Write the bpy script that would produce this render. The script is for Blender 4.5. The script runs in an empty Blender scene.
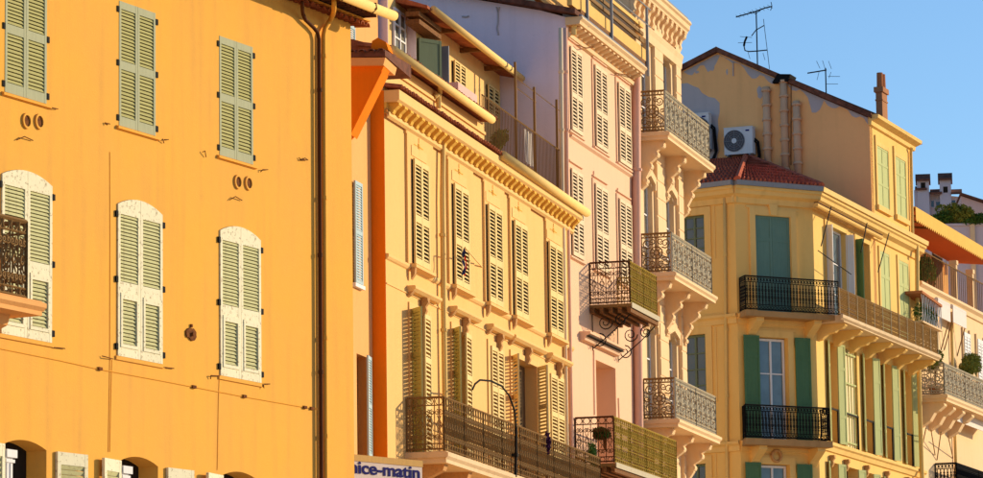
import bpy, bmesh, math, random
from mathutils import Matrix, Vector
random.seed(7)
R = math.radians
# ---------------------------------------------------------------- camera
F_PX, PITCH, ROLL, EYE = 3800.0, 0.1492, 0.0140, 1.6       # focal length in photo pixels (983 wide)
scn = bpy.context.scene
cam_d = bpy.data.cameras.new('camera'); cam = bpy.data.objects.new('camera', cam_d)
scn.collection.objects.link(cam); scn.camera = cam
cam_d.sensor_fit = 'HORIZONTAL'; cam_d.sensor_width = 36.0; cam_d.lens = 36.0*F_PX/983.0
cam_d.clip_start = 0.5; cam_d.clip_end = 6000
CAMR = Matrix.Rotation(math.pi/2+PITCH, 3, 'X') @ Matrix.Rotation(-ROLL, 3, 'Z')
cam.matrix_world = Matrix.Translation((0, 0, EYE)) @ CAMR.to_4x4()
# ---------------------------------------------------------------- sky, sun, exposure
SUN_AZ, SUN_EL = R(29), R(15)          # azimuth counted from +X (right) towards +Y (ahead)
to_sun = Vector((math.cos(SUN_AZ)*math.cos(SUN_EL), math.sin(SUN_AZ)*math.cos(SUN_EL), math.sin(SUN_EL)))
wd = bpy.data.worlds.new('World'); scn.world = wd; wd.use_nodes = True
wn = wd.node_tree.nodes; wl = wd.node_tree.links
sky = wn.new('ShaderNodeTexSky'); sky.sky_type = 'NISHITA'; sky.sun_disc = False
sky.sun_elevation = SUN_EL; sky.sun_rotation = math.pi/2 - SUN_AZ
sky.air_density = 1.0; sky.dust_density = 0.2; sky.ozone_density = 4.5; sky.altitude = 0
wl.new(sky.outputs[0], wn['Background'].inputs[0]); wn['Background'].inputs[1].default_value = 0.104
sun_d = bpy.data.lights.new('sun', 'SUN'); sun = bpy.data.objects.new('sun', sun_d); scn.collection.objects.link(sun)
sun_d.energy = 3.3; sun_d.angle = R(0.5); sun_d.color = (1.0, 0.80, 0.52)
sun.rotation_euler = to_sun.to_track_quat('Z', 'Y').to_euler(); sun.location = to_sun*200
vs = scn.view_settings; vs.view_transform = 'Standard'; vs.look = 'None'; vs.gamma = 1; vs.use_curve_mapping = False
vs.exposure = 0.75
scn.cycles.use_denoising = True; scn.cycles.max_bounces = 8; scn.cycles.diffuse_bounces = 6
# ---------------------------------------------------------------- materials
MATS = {}
def _new(name):
    m = bpy.data.materials.new(name); m.use_nodes = True
    n = m.node_tree.nodes; l = m.node_tree.links
    return m, n, l, n['Principled BSDF']
def _noise(n, l, vec, scale, detail=4, rough=.55):
    t = n.new('ShaderNodeTexNoise'); t.inputs['Scale'].default_value = scale
    t.inputs['Detail'].default_value = detail; t.inputs['Roughness'].default_value = rough
    l.new(vec, t.inputs['Vector']); return t.outputs['Fac']
def _ramp(n, l, fac, a, b, c0=0., c1=1.):
    r = n.new('ShaderNodeMapRange'); l.new(fac, r.inputs[0])
    r.inputs[1].default_value = a; r.inputs[2].default_value = b
    r.inputs[3].default_value = c0; r.inputs[4].default_value = c1; return r.outputs[0]
def _mix(n, l, fac, a, b, mode='MIX'):
    x = n.new('ShaderNodeMix'); x.data_type = 'RGBA'; x.blend_type = mode
    for s, v in ((x.inputs[0], fac), (x.inputs[6], a), (x.inputs[7], b)):
        if isinstance(v, bpy.types.NodeSocket): l.new(v, s)
        else: s.default_value = v if isinstance(v, (int, float)) else (*v, 1)
    return x.outputs[2]
def _bump(n, l, bsdf, fac, strength, dist=.01):
    b = n.new('ShaderNodeBump'); b.inputs['Strength'].default_value = strength; b.inputs['Distance'].default_value = dist
    l.new(fac, b.inputs['Height']); l.new(b.outputs[0], bsdf.inputs['Normal'])
def _obj(n, l, scale=(1, 1, 1)):
    t = n.new('ShaderNodeTexCoord'); m = n.new('ShaderNodeMapping'); m.inputs['Scale'].default_value = scale
    l.new(t.outputs['Object'], m.inputs['Vector']); return m.outputs[0]
def dk(c, k): return tuple(min(1, x*k) for x in c)
def stucco(name, col, stain=None, amt=.35, patch=None, patch_at=.62, rough=.92, bump=.25):
    """weathered plaster: broad blotches, rain streaks, fine grain"""
    m, n, l, b = _new(name)
    v = _obj(n, l); vz = _obj(n, l, (2.2, 2.2, .16))
    stain = stain or dk(col, .72)
    c = _mix(n, l, _ramp(n, l, _noise(n, l, v, .45, 5), .35, .75, 0, amt), col, stain)
    c = _mix(n, l, _ramp(n, l, _noise(n, l, vz, 1.6, 4), .5, .8, 0, amt*.9), c, dk(stain, .8))
    c = _mix(n, l, _ramp(n, l, _noise(n, l, v, 6, 6, .7), .35, .7, 0, .22), c, dk(col, 1.12))
    c = _mix(n, l, _ramp(n, l, _noise(n, l, v, 2.3, 8, .7), .66, .72, 0, .28), c, dk(stain, .75))
    if patch:
        c = _mix(n, l, _ramp(n, l, _noise(n, l, v, .55, 9, .6), patch_at, patch_at+.02), c, patch)
    l.new(c, b.inputs['Base Color']); b.inputs['Roughness'].default_value = rough
    b.inputs['Specular IOR Level'].default_value = .04
    h = n.new('ShaderNodeMath'); h.operation = 'ADD'
    l.new(_noise(n, l, v, 34, 6, .7), h.inputs[0]); l.new(_noise(n, l, v, 1.7, 3), h.inputs[1])
    _bump(n, l, b, h.outputs[0], bump, .02)
    MATS[name] = m; return m
def paint(name, col, chip=None, amt=.5, at=.6, rough=.55, metal=0., streak=.3):
    m, n, l, b = _new(name); v = _obj(n, l); vz = _obj(n, l, (14, 14, 1.2))
    g = n.new('ShaderNodeObjectInfo')
    c = _mix(n, l, _ramp(n, l, g.outputs['Random'], 0, 1, 0, .25), col, dk(col, .78))
    c = _mix(n, l, _ramp(n, l, _noise(n, l, vz, 2.0, 4), .42, .8, 0, streak), c, dk(col, .6))
    c = _mix(n, l, _ramp(n, l, _noise(n, l, v, 3.1, 3), .4, .7, 0, .25), c, dk(col, 1.15))
    if chip: c = _mix(n, l, _ramp(n, l, _noise(n, l, v, 17, 7, .7), at, at+.05, 0, amt), c, chip)
    l.new(c, b.inputs['Base Color']); b.inputs['Roughness'].default_value = max(rough, .7); b.inputs['Metallic'].default_value = metal
    b.inputs['Specular IOR Level'].default_value = .03
    _bump(n, l, b, _noise(n, l, v, 40, 4), .15, .004)
    MATS[name] = m; return m
def glass(name, col, rough=.06):
    m, n, l, b = _new(name); v = _obj(n, l)
    c = _mix(n, l, _ramp(n, l, _noise(n, l, v, 1.3, 3), .35, .7), col, dk(col, .55))
    l.new(c, b.inputs['Base Color']); b.inputs['Roughness'].default_value = rough; b.inputs['Specular IOR Level'].default_value = .8
    MATS[name] = m; return m
def tiles(name, col, c2):
    m, n, l, b = _new(name); v = _obj(n, l)
    c = _mix(n, l, _ramp(n, l, _noise(n, l, v, 7, 3), .35, .65), col, c2)
    c = _mix(n, l, _ramp(n, l, _noise(n, l, v, 1.6, 6), .5, .75, 0, .6), c, dk(c2, .45))
    l.new(c, b.inputs['Base Color']); b.inputs['Roughness'].default_value = .9; b.inputs['Specular IOR Level'].default_value = .06
    _bump(n, l, b, _noise(n, l, v, 50, 4), .3, .005)
    MATS[name] = m; return m
stucco('orange_plaster', (.80, .405, .068), (.70, .35, .10), .6)
stucco('peach_plaster', (.80, .40, .14), None, .2)
stucco('deep_orange_plaster', (.90, .22, .010), (.62, .13, .008), .35)
stucco('yellow_plaster', (.79, .48, .18), (.72, .40, .13), .25)
stucco('yellow_trim', (.80, .51, .20), (.70, .40, .14), .22)
stucco('gold_trim', (.78, .46, .09), (.62, .33, .05), .4)
stucco('pink_plaster', (.80, .51, .33), (.75, .45, .27), .22)
stucco('lilac_plaster_and_shade', (.80, .69, .76), (.68, .58, .66), .35)  # pink house's end wall, plus shade painted on the yellow house's upper ends
stucco('cream_stone', (.80, .57, .33), (.68, .44, .21), .3)
stucco('ochre_plaster', (.82, .53, .17), (.70, .42, .10), .3)
stucco('ochre_trim', (.83, .55, .19), (.62, .36, .10), .4)
stucco('gable_plaster', (.90, .49, .20), (.76, .40, .16), .4)
stucco('gable_bare', (.46, .42, .42), (.36, .33, .34), .5)
stucco('far_pink', (.70, .46, .40), None, .25)
stucco('far_lilac', (.58, .50, .52), None, .25)
stucco('concrete', (.70, .52, .32), (.46, .30, .15), .45)
stucco('stained_stone', (.46, .27, .11), (.28, .15, .06), .6); stucco('brick', (.42, .20, .10), (.28, .12, .06), .5)
stucco('rosy_pipe', (.80, .46, .33), (.66, .36, .25), .3)
stucco('clay_pipe', (.66, .42, .26), (.45, .22, .10), .6)
paint('green_paint', (.41, .42, .27), (.30, .25, .16), .4, .64)
paint('green_slat', (.44, .41, .17), (.30, .25, .14), .4, .64)
paint('cream_paint', (.80, .74, .52), (.36, .28, .17), .8, .565)
paint('cream_slat', (.56, .54, .28), (.35, .28, .16), .6, .57)
paint('pale_louvre', (.78, .58, .25), None)
paint('pink_louvre', (.80, .62, .40), None)
paint('blue_paint', (.42, .54, .56), (.3, .34, .35), .4, .62)
paint('teal_paint', (.14, .25, .20), (.05, .12, .11), .3, .62)
paint('deep_green', (.085, .18, .09), (.02, .06, .03), .3, .62)
paint('yellow_green', (.52, .48, .18), (.3, .25, .08), .3, .62)
paint('dull_green', (.16, .20, .12), None)
paint('sage_paint', (.50, .53, .23), None)
paint('white_paint', (.78, .76, .74), (.5, .45, .4), .3, .66)
paint('dark_iron', (.020, .017, .015), (.06, .03, .015), .5, .6, .5)
paint('brown_iron', (.24, .135, .05), (.20, .10, .03), .5, .58, .5)
paint('olive_iron', (.42, .29, .05), (.2, .13, .03), .5, .6, .55)
paint('pale_iron', (.50, .43, .30), (.25, .18, .1), .5, .6, .5)
paint('black_iron', (.012, .012, .013), None, rough=.45)
paint('brown_pipe', (.085, .03, .012), (.15, .05, .02), .5, .6, .45)
paint('orange_pipe', (.85, .40, .06), (.3, .09, .02), .5, .62, .5)
paint('yellow_pipe', (.76, .52, .18), (.5, .3, .1), .5, .62, .5)
paint('gutter_paint', (.80, .55, .20), (.55, .32, .12), .4, .62, .5)
paint('zinc', (.26, .28, .31), (.18, .18, .2), .4, .6, .4)
paint('wood', (.22, .10, .035), (.10, .045, .02), .6, .5, .7)
paint('rust', (.20, .07, .02), (.08, .03, .015), .7, .5, .8)
paint('plank_paint', (.78, .47, .14), (.45, .25, .08), .4, .6)
paint('reed', (.22, .11, .022), (.12, .06, .018), .6, .5, .8)
paint('sign_board', (.68, .56, .49), None)
paint('sign_back', (.60, .36, .12), None)
paint('sign_blue', (.012, .012, .13), None)
paint('ac_white', (.62, .64, .66), None, rough=.4)
paint('ac_grille', (.10, .10, .11), None, rough=.5)
paint('cloth_white', (.75, .68, .62), None, rough=.9)
paint('awning_yellow', (.80, .48, .12), None, rough=.9)
paint('awning_red', (.62, .16, .05), None, rough=.9)
paint('flag_purple', (.07, .02, .06), None, rough=.9); paint('flag_red', (.5, .03, .03), None, rough=.9); paint('flag_blue', (.02, .03, .14), None, rough=.9)
paint('leaf_green', (.05, .12, .02), (.14, .14, .03), .6, .5, .6)
paint('leaf_light', (.22, .22, .035), (.10, .14, .03), .6, .5, .6)
paint('terracotta', (.42, .16, .07), None, rough=.9)
paint('ornament', (.55, .30, .12), (.35, .18, .07), .5, .55, .8)
glass('window_glass', (.030, .034, .040)); glass('sky_glass', (.12, .18, .22), .04); glass('dim_glass', (.10, .085, .035), .25)
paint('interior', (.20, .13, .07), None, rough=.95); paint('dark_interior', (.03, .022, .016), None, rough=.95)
tiles('roof_tile', (.40, .13, .06), (.26, .075, .035)); tiles('dark_tile', (.20, .08, .05), (.11, .05, .035))
tiles('red_tile', (.56, .15, .075), (.38, .085, .045))
# ---------------------------------------------------------------- mesh builder: coordinates (u along the wall, o out of it, z up)
class MB:
    def __init__(s): s.v = []; s.f = []
    def add(s, pts, faces):
        k = len(s.v); s.v += [(p[0], -p[1], p[2]) for p in pts]; s.f += [[i+k for i in f] for f in faces]; return s
    def box(s, u0, u1, o0, o1, z0, z1):
        return s.add([(u0,o0,z0),(u1,o0,z0),(u1,o1,z0),(u0,o1,z0),(u0,o0,z1),(u1,o0,z1),(u1,o1,z1),(u0,o1,z1)],
                     [(0,1,2,3),(4,5,6,7),(0,1,5,4),(1,2,6,5),(2,3,7,6),(3,0,4,7)])
    def quad(s, *p): return s.add(list(p), [tuple(range(len(p)))])
    def prof(s, pts, u0, u1):                 # closed (o, z) outline swept along the wall
        n = len(pts); a = [(u0, o, z) for o, z in pts]+[(u1, o, z) for o, z in pts]
        return s.add(a, [(i, (i+1) % n, n+(i+1) % n, n+i) for i in range(n)]+[tuple(range(n)), tuple(range(n, 2*n))])
    def ext(s, pts, o0, o1):                  # closed (u, z) outline with thickness
        n = len(pts); a = [(u, o0, z) for u, z in pts]+[(u, o1, z) for u, z in pts]
        return s.add(a, [(i, (i+1) % n, n+(i+1) % n, n+i) for i in range(n)]+[tuple(range(n)), tuple(range(n, 2*n))])
    def plan(s, pts, z0, z1):                 # closed (u, o) outline with height
        n = len(pts); a = [(u, o, z0) for u, o in pts]+[(u, o, z1) for u, o in pts]
        return s.add(a, [(i, (i+1) % n, n+(i+1) % n, n+i) for i in range(n)]+[tuple(range(n)), tuple(range(n, 2*n))])
    def tube(s, pts, r, n=6, closed=False):
        P = [Vector(p) for p in pts]; N = len(P); rings = []
        prev = None
        for i, p in enumerate(P):
            a = P[i-1] if (i or closed) else p; b = P[(i+1) % N] if (i < N-1 or closed) else p
            t = (b-a).normalized() if (b-a).length > 1e-9 else Vector((0, 0, 1))
            if prev is None:
                x = t.orthogonal().normalized()
            else:
                x = prev - t*prev.dot(t); x = x.normalized() if x.length > 1e-6 else t.orthogonal().normalized()
            prev = x; y = t.cross(x); rr = r[i] if isinstance(r, (list, tuple)) else r
            rings.append([p+(x*math.cos(2*math.pi*(j+.5)/n)+y*math.sin(2*math.pi*(j+.5)/n))*rr for j in range(n)])
        f = []
        for i in range(N if closed else N-1):
            a = i*n; b = ((i+1) % N)*n
            f += [(a+j, a+(j+1) % n, b+(j+1) % n, b+j) for j in range(n)]
        if not closed: f += [tuple(range(n)), tuple(range((N-1)*n, N*n))]
        return s.add([q for r_ in rings for q in r_], f)
    def lathe(s, c, prof, n=12):              # (radius, z) profile round a vertical axis at (u, o)
        pts = []; f = []
        for r, z in prof: pts += [(c[0]+r*math.cos(2*math.pi*j/n), c[1]+r*math.sin(2*math.pi*j/n), z) for j in range(n)]
        for i in range(len(prof)-1): f += [(i*n+j, i*n+(j+1) % n, (i+1)*n+(j+1) % n, (i+1)*n+j) for j in range(n)]
        f += [tuple(range(n)), tuple(range((len(prof)-1)*n, len(prof)*n))]
        return s.add(pts, f)
    def leaves(s, c, rad, num, size, rnd=random):
        for _ in range(num):
            while True:
                q = [rnd.uniform(-1, 1) for _ in range(3)]; d = sum(x*x for x in q)
                if .08 < d < 1: break
            p = Vector((c[0]+q[0]*rad[0], c[1]+q[1]*rad[1], c[2]+q[2]*rad[2]))
            a = Vector([rnd.gauss(0, 1) for _ in range(3)]).normalized(); b = a.orthogonal().normalized()
            k = size*rnd.uniform(.6, 1.3)
            s.quad(p-a*k, p+b*k*.45, p+a*k, p-b*k*.45)
        return s
    def mesh(s, name, mat, smooth=False):
        me = bpy.data.meshes.new(name); me.from_pydata(s.v, [], s.f)
        bm = bmesh.new(); bm.from_mesh(me); bmesh.ops.recalc_face_normals(bm, faces=bm.faces); bm.to_mesh(me); bm.free()
        me.materials.append(MATS[mat])
        if smooth: me.shade_smooth()
        return me
# ---------------------------------------------------------------- wall planes
def ray(px, py):
    return CAMR @ Vector(((px-491.5)/F_PX, -(py-239)/F_PX, -1))
class Plane:
    """vertical plane: origin on the ground, u to the right along it, o out of it"""
    def __init__(s, th, px=None, py=300, depth=None, at=None):
        s.th = th; t = R(th); s.d = Vector((math.sin(t), math.cos(t), 0)); s.n = Vector((math.cos(t), -math.sin(t), 0))
        if at is None:
            r = ray(px, py); at = r*(depth/r.y)
        s.O = Vector((at[0], at[1], 0)); s.phi = math.pi/2-t
    def p(s, px, py, o=0.):
        r = ray(px, py); k = (s.O+s.n*o).dot(s.n)/r.dot(s.n)
        q = r*k; return ((q-s.O).dot(s.d), q.z+EYE)
    def u(s, px, py=300, o=0.): return s.p(px, py, o)[0]
    def z(s, px, py, o=0.): return s.p(px, py, o)[1]
    def w(s, u, o=0.): return s.O+s.d*u+s.n*o
    def shift(s, o, u=0): return Plane(s.th, at=s.w(u, o))
COL = scn.collection
def thing(name, label, cat, loc, group=None):
    o = bpy.data.objects.new(name, None); COL.objects.link(o); o.location = (loc[0], loc[1], loc[2] if len(loc) > 2 else 0)
    o.empty_display_size = .3
    o['label'] = label; o['category'] = cat
    if group: o['group'] = group
    return o
def part(name, mb, mat, parent, pl=None, kind=None, label=None, smooth=False, loc=None, rz=0.):
    me = mb if isinstance(mb, bpy.types.Mesh) else mb.mesh(name, mat, smooth)
    o = bpy.data.objects.new(name, me); COL.objects.link(o); o.parent = parent
    if pl is not None:
        o.location = pl.O - parent.location; o.rotation_euler = (0, 0, pl.phi)
        if loc is not None:
            o.location = pl.w(loc[0], loc[1]) - parent.location + Vector((0, 0, loc[2])); o.rotation_euler = (0, 0, pl.phi+rz)
    elif loc is not None:
        o.location = (loc[0], -loc[1], loc[2]); o.rotation_euler = (0, 0, rz)
    if kind: o['kind'] = kind
    if label: o['label'] = label
    return o
def solo(name, mb, mat, label, cat, pl, group=None, kind=None, smooth=False):
    """a thing that is one mesh, standing in the plane's frame"""
    me = mb.mesh(name, mat, smooth); o = bpy.data.objects.new(name, me); COL.objects.link(o)
    if pl is not None: o.location = pl.O; o.rotation_euler = (0, 0, pl.phi)
    if kind: o['kind'] = kind
    if label: o['label'] = label
    if cat: o['category'] = cat
    if group: o['group'] = group
    return o
def row(pl, ws, o=0.):
    """windows of one row from (left, right, top, bottom) pixels; heights levelled over the row"""
    r = []
    for xl, xr, yt, yb in ws:
        u0 = (pl.u(xl, yt, o)+pl.u(xl, yb, o))/2; u1 = pl.u(xr, (yt+yb)/2, o)
        r.append([u0, u1, pl.z(xl, yb, o), pl.z(xl, yt, o)])
    a = sum(x[2] for x in r)/len(r); b = sum(x[3] for x in r)/len(r)
    return [(x[0], x[1], a, b) for x in r]
# ---------------------------------------------------------------- building helpers
def wall(u0, u1, z0, z1, holes, th=.3):
    """wall sheet with openings (u0,u1,z0,z1,depth[,rise]) and their reveals; a rise gives a segmental arch"""
    mb = MB(); us = sorted({u0, u1, *[h[0] for h in holes], *[h[1] for h in holes]}); zs = sorted({z0, z1, *[h[2] for h in holes], *[h[3] for h in holes]})
    us = [x for x in us if u0 <= x <= u1]; zs = [x for x in zs if z0 <= x <= z1]
    for i in range(len(us)-1):
        for j in range(len(zs)-1):
            cu = (us[i]+us[i+1])/2; cz = (zs[j]+zs[j+1])/2
            if any(h[0] < cu < h[1] and h[2] < cz < h[3] for h in holes): continue
            mb.quad((us[i], 0, zs[j]), (us[i+1], 0, zs[j]), (us[i+1], 0, zs[j+1]), (us[i], 0, zs[j+1]))
    for h in holes:
        a, b, c, d, dep = h[:5]; rise = h[5] if len(h) > 5 else 0
        N = 10 if rise else 1; top = []
        for k in range(N+1):
            t = k/N; top.append((a+(b-a)*t, d-rise*(2*t-1)**2))
        for k in range(N):
            (x0, e0), (x1, e1) = top[k], top[k+1]
            if rise: mb.quad((x0, 0, e0), (x1, 0, e1), (x1, 0, d), (x0, 0, d))
            mb.quad((x0, 0, e0), (x1, 0, e1), (x1, -dep, e1), (x0, -dep, e0))
        mb.quad((a, 0, c), (a, -dep, c), (a, -dep, top[0][1]), (a, 0, top[0][1]))
        mb.quad((b, 0, c), (b, -dep, c), (b, -dep, top[-1][1]), (b, 0, top[-1][1]))
        mb.quad((a, 0, c), (b, 0, c), (b, -dep, c), (a, -dep, c))
    return mb
def body(u0, u1, back, z0, z1, front=-.45):
    """the house behind the facade sheet"""
    return MB().box(u0, u1, -back, front, z0, z1)
SLATS = {}
def leaf(parent, pl, hinge, sgn, w, z0, h, o, ang, fmat, smat, panels, pitch=.065, arch=None, indiv=False, t=.035, sw=.055, solid=None, name='shutter', label=None):
    """a louvred shutter leaf hinged at u=hinge; sgn=+1 opens to the right of the hinge; ang swings it outwards"""
    mb = MB(); X = lambda a, b: (min(a*sgn, b*sgn), max(a*sgn, b*sgn))
    def bx(m, a, b, o0, o1, c, d): x0, x1 = X(a, b); m.box(x0, x1, o0, o1, c, d)
    toph = panels[-1][1]
    if arch:
        f = lambda x: arch(hinge+sgn*x)-z0
        N = 6; pts = [(sgn*w*k/N, f(w*k/N)) for k in range(N+1)]
        bx(mb, 0, sw, 0, t, 0, toph); bx(mb, w-sw, w, 0, t, 0, toph)
        mb.ext([(0, toph)]+pts+[(sgn*w, toph)], 0, t)
    else:
        bx(mb, 0, sw, 0, t, 0, h); bx(mb, w-sw, w, 0, t, 0, h); bx(mb, sw, w-sw, .002, t-.002, toph, h)
    zc = 0
    for a, b, kind in panels:
        bx(mb, sw, w-sw, .002, t-.002, zc, a); zc = b
        if kind == 'solid': bx(mb, sw, w-sw, .010, t-.012, a, b)
        if kind == 'flap':                               # a smaller louvred flap with its own border
            bx(mb, sw, sw+.05, .006, t+.012, a, b); bx(mb, w-sw-.05, w-sw, .006, t+.012, a, b)
            bx(mb, sw+.05, w-sw-.05, .006, t+.012, b-.09, b); bx(mb, sw+.05, w-sw-.05, .006, t+.012, a, a+.05)
    ob = part(name, mb, fmat, parent, pl, loc=(hinge, o, z0), rz=-sgn*ang, label=label)
    rest = MB()
    for a, b, kind in panels:
        if kind == 'solid': continue
        x0, x1 = (sw, w-sw) if kind == 'louvre' else (sw+.05, w-sw-.05)
        if kind == 'flap': a, b = a+.05, b-.09
        n = max(2, round((b-a)/pitch)); p = (b-a)/n
        for k in range(n):
            zc = a+(k+.5)*p; pr = [(.006, zc+.24*p), (.012, zc+.30*p), (t-.004, zc-.20*p), (t-.010, zc-.26*p)] if smat in ('pale_louvre', 'pink_louvre') else [(.010, zc+.46*p), (.016, zc+.52*p), (t-.004, zc-.30*p), (t-.010, zc-.36*p)]
            if indiv and kind == 'louvre':
                key = (round(x1-x0, 3), smat, round(p, 4), sgn)
                if key not in SLATS:
                    xx = X(x0, x1); q = [(oo, zz-zc) for oo, zz in pr]
                    SLATS[key] = MB().prof(q, *xx).mesh('slat', smat)
                part('slat', SLATS[key], smat, ob, loc=(0, 0, zc))
            else: rest.prof(pr, *X(x0, x1))
    if rest.v: part('louvres', rest, smat, ob, kind='stuff')
    return ob
def copies(name, mb, mat, parent, places, pl=None, smooth=False):
    me = mb.mesh(name, mat, smooth)
    for q in places:
        o = part(name, me, mat, parent)
        if pl is not None:
            o.location = pl.w(q[0], q[1])-parent.location+Vector((0, 0, q[2])); o.rotation_euler = (0, 0, pl.phi)
        else: o.location = (q[0], -q[1], q[2])
def spiral(mb, M, s, z, r, turns, a0, dirn, rad, n=12):
    pts = []
    for k in range(n+1):
        t = k/n; a = a0+dirn*2*math.pi*turns*t; q = r*(1-.78*t)
        pts.append(M(s+q*math.cos(a), z+q*math.sin(a)))
    mb.tube(pts, rad, 4)
def ring(mb, M, s, z, r, rad, n=10, sq=1.):
    mb.tube([M(s+r*math.cos(2*math.pi*k/n), z+sq*r*math.sin(2*math.pi*k/n)) for k in range(n)], rad, 4, closed=True)
def iron(p0, p1, z0, z1, style, r=.008):
    """one wrought-iron panel between two (u,o) points"""
    mb = MB(); a = Vector(p0); d = Vector(p1)-a; L = d.length; d = d/L; H = z1-z0
    M = lambda s, z: (a.x+d.x*s, a.y+d.y*s, z)
    def hb(z, k=1.): mb.tube([M(0, z), M(L, z)], r*k, 4)
    def vb(s, k=1., za=z0, zb=z1): mb.tube([M(s, za), M(s, zb)], r*k, 4)
    hb(z1, 2.0); hb(z0+.03, 1.5); vb(0, 1.8); vb(L, 1.8)
    if style == 'scroll':
        n = max(2, round(L/.20)); c = L/n
        hb(z1-.15*H); hb(z0+.13*H)
        for i in range(n):
            s = (i+.5)*c
            if i: vb(i*c, .9)
            ring(mb, M, s, z1-.075*H, min(c*.42, .07*H), r*.8); ring(mb, M, s, z0+.075*H, min(c*.30, .055*H), r*.8, 8)
            for sg in (-1, 1):
                spiral(mb, M, s+sg*c*.24, z0+.72*H, c*.30, 1.5, math.pi/2, sg, r*.9)
                spiral(mb, M, s+sg*c*.24, z0+.26*H, c*.30, 1.5, -math.pi/2, -sg, r*.9)
                mb.tube([M(s+sg*c*.20, z0+.66*H), M(s+sg*c*.05, z0+.58*H), M(s+sg*c*.34, z0+.48*H), M(s+sg*c*.05, z0+.40*H), M(s+sg*c*.20, z0+.32*H)], r*.85, 4)
            ring(mb, M, s, z0+.49*H, c*.16, r*.8, 8, 1.7)
    elif style == 'rosette':
        n = max(1, round(L/.55)); c = L/n; hb(z1-.10*H); hb(z0+.12*H)
        m = max(4, round(L/.09))
        for i in range(m+1): ring(mb, M, L*(i+.5)/(m+1), z1-.05*H, .04*H, r*.8, 6); ring(mb, M, L*(i+.5)/(m+1), z0+.065*H, .04*H, r*.8, 6)
        for i in range(n):
            s = (i+.5)*c; zc = z0+.5*H
            if i: vb(i*c, 1.2)
            ring(mb, M, s, zc, .16*H, r*1.3, 12); ring(mb, M, s, zc, .07*H, r*1.6, 8)
            for k in range(8):
                t = math.pi/4*k; mb.tube([M(s+.07*H*math.cos(t), zc+.07*H*math.sin(t)), M(s+.16*H*math.cos(t), zc+.16*H*math.sin(t))], r, 4)
            for sx in (-1, 1):
                for sz in (-1, 1):
                    spiral(mb, M, s+sx*c*.30, zc+sz*.24*H, c*.17, 1.5, math.atan2(-sz, -sx), sx*sz, r*1.2)
                    spiral(mb, M, s+sx*c*.14, zc+sz*.30*H, c*.11, 1.3, math.atan2(-sz, sx), -sx*sz, r*1.1)
                spiral(mb, M, s+sx*c*.40, zc, c*.10, 1.3, 0, sx, r*1.1)
            vb(s, .9, zc+.16*H, z1-.1*H); vb(s, .9, z0+.12*H, zc-.16*H)
    elif style == 'lattice':
        n = max(3, round(L/.17)); c = L/n
        bands = [0, .10, .36, .62, .88, 1]
        for b in bands[1:-1]: hb(z0+b*H, 1.3)
        for i in range(n):
            if i: vb(i*c, 1.0 if i % 4 else 1.8)
            s = (i+.5)*c
            for b0, b1 in zip(bands[1:-2], bands[2:-1]):
                zc = z0+(b0+b1)/2*H; hh = (b1-b0)*H/2
                ring(mb, M, s, zc, c*.40, r*1.0, 8, hh*.62/(c*.40))
                vb(s, .9, zc-hh, zc+hh)
                mb.tube([M(s-c*.5, zc), M(s+c*.5, zc)], r*.8, 4)
            for b in (.05, .94): ring(mb, M, s, z0+b*H, .045*H, r*.9, 6)
    elif style == 'baluster':
        n = max(3, round(L/.105)); c = L/n; hb(z1-.17*H); hb(z0+.17*H)
        for i in range(n):
            s = (i+.5)*c
            if i: vb(i*c, .9, z1-.17*H, z1); 
            vb(s, 1.3, z0+.17*H, z1-.17*H); ring(mb, M, s, z1-.085*H, c*.38, r*.9, 8); ring(mb, M, s, z0+.095*H, c*.38, r*.9, 8)
            for q in (.30, .5, .70): mb.tube([M(s, z0+(q-.022)*H), M(s, z0+(q+.022)*H)], r*2.4, 4)
            ring(mb, M, s, z0+.40*H, c*.30, r*.8, 6, 1.6); ring(mb, M, s, z0+.60*H, c*.30, r*.8, 6, 1.6)
    return mb
def bpx(pl, fl, fr, depth, yrail, yslab):
    """balcony extents from the pixels of its front rail's ends, the rail top and floor at the left one"""
    u0, zt = pl.p(fl, yrail, depth); return u0, pl.u(fr, yrail+.5*(fr-fl), depth), pl.z(fl, yslab, depth), zt
def balcony(th, pl, ext, depth, slab_t, style, imat, smat, over=.06, r=.008, sides=(1, 1), npan=1, nose=True, front=True):
    u0, u1, zf, zt = ext
    mb = MB(); mb.box(u0-over, u1+over, 0, depth+over, zf-slab_t, zf)
    if nose:
        mb.prof([(depth+over, zf-.01), (depth+over+.05, zf-.03), (depth+over+.05, zf-slab_t*.45), (depth+over, zf-slab_t*.7)], u0-over-.04, u1+over+.04)
        mb.box(u0-over-.04, u0-over, 0, depth+over-.002, zf-slab_t*.55, zf-.012)
    ob = part('balcony', mb, smat, th, pl)
    c = (u1-u0)/npan
    if front:
        for i in range(npan): part('railing_panel', iron((u0+i*c, depth), (u0+(i+1)*c, depth), zf+.02, zt, style, r), imat, ob)
    if sides[0]: part('railing_panel', iron((u0, .02), (u0, depth), zf+.02, zt, style, r), imat, ob)
    if sides[1]: part('railing_panel', iron((u1, .02), (u1, depth), zf+.02, zt, style, r), imat, ob)
    return ob
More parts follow.
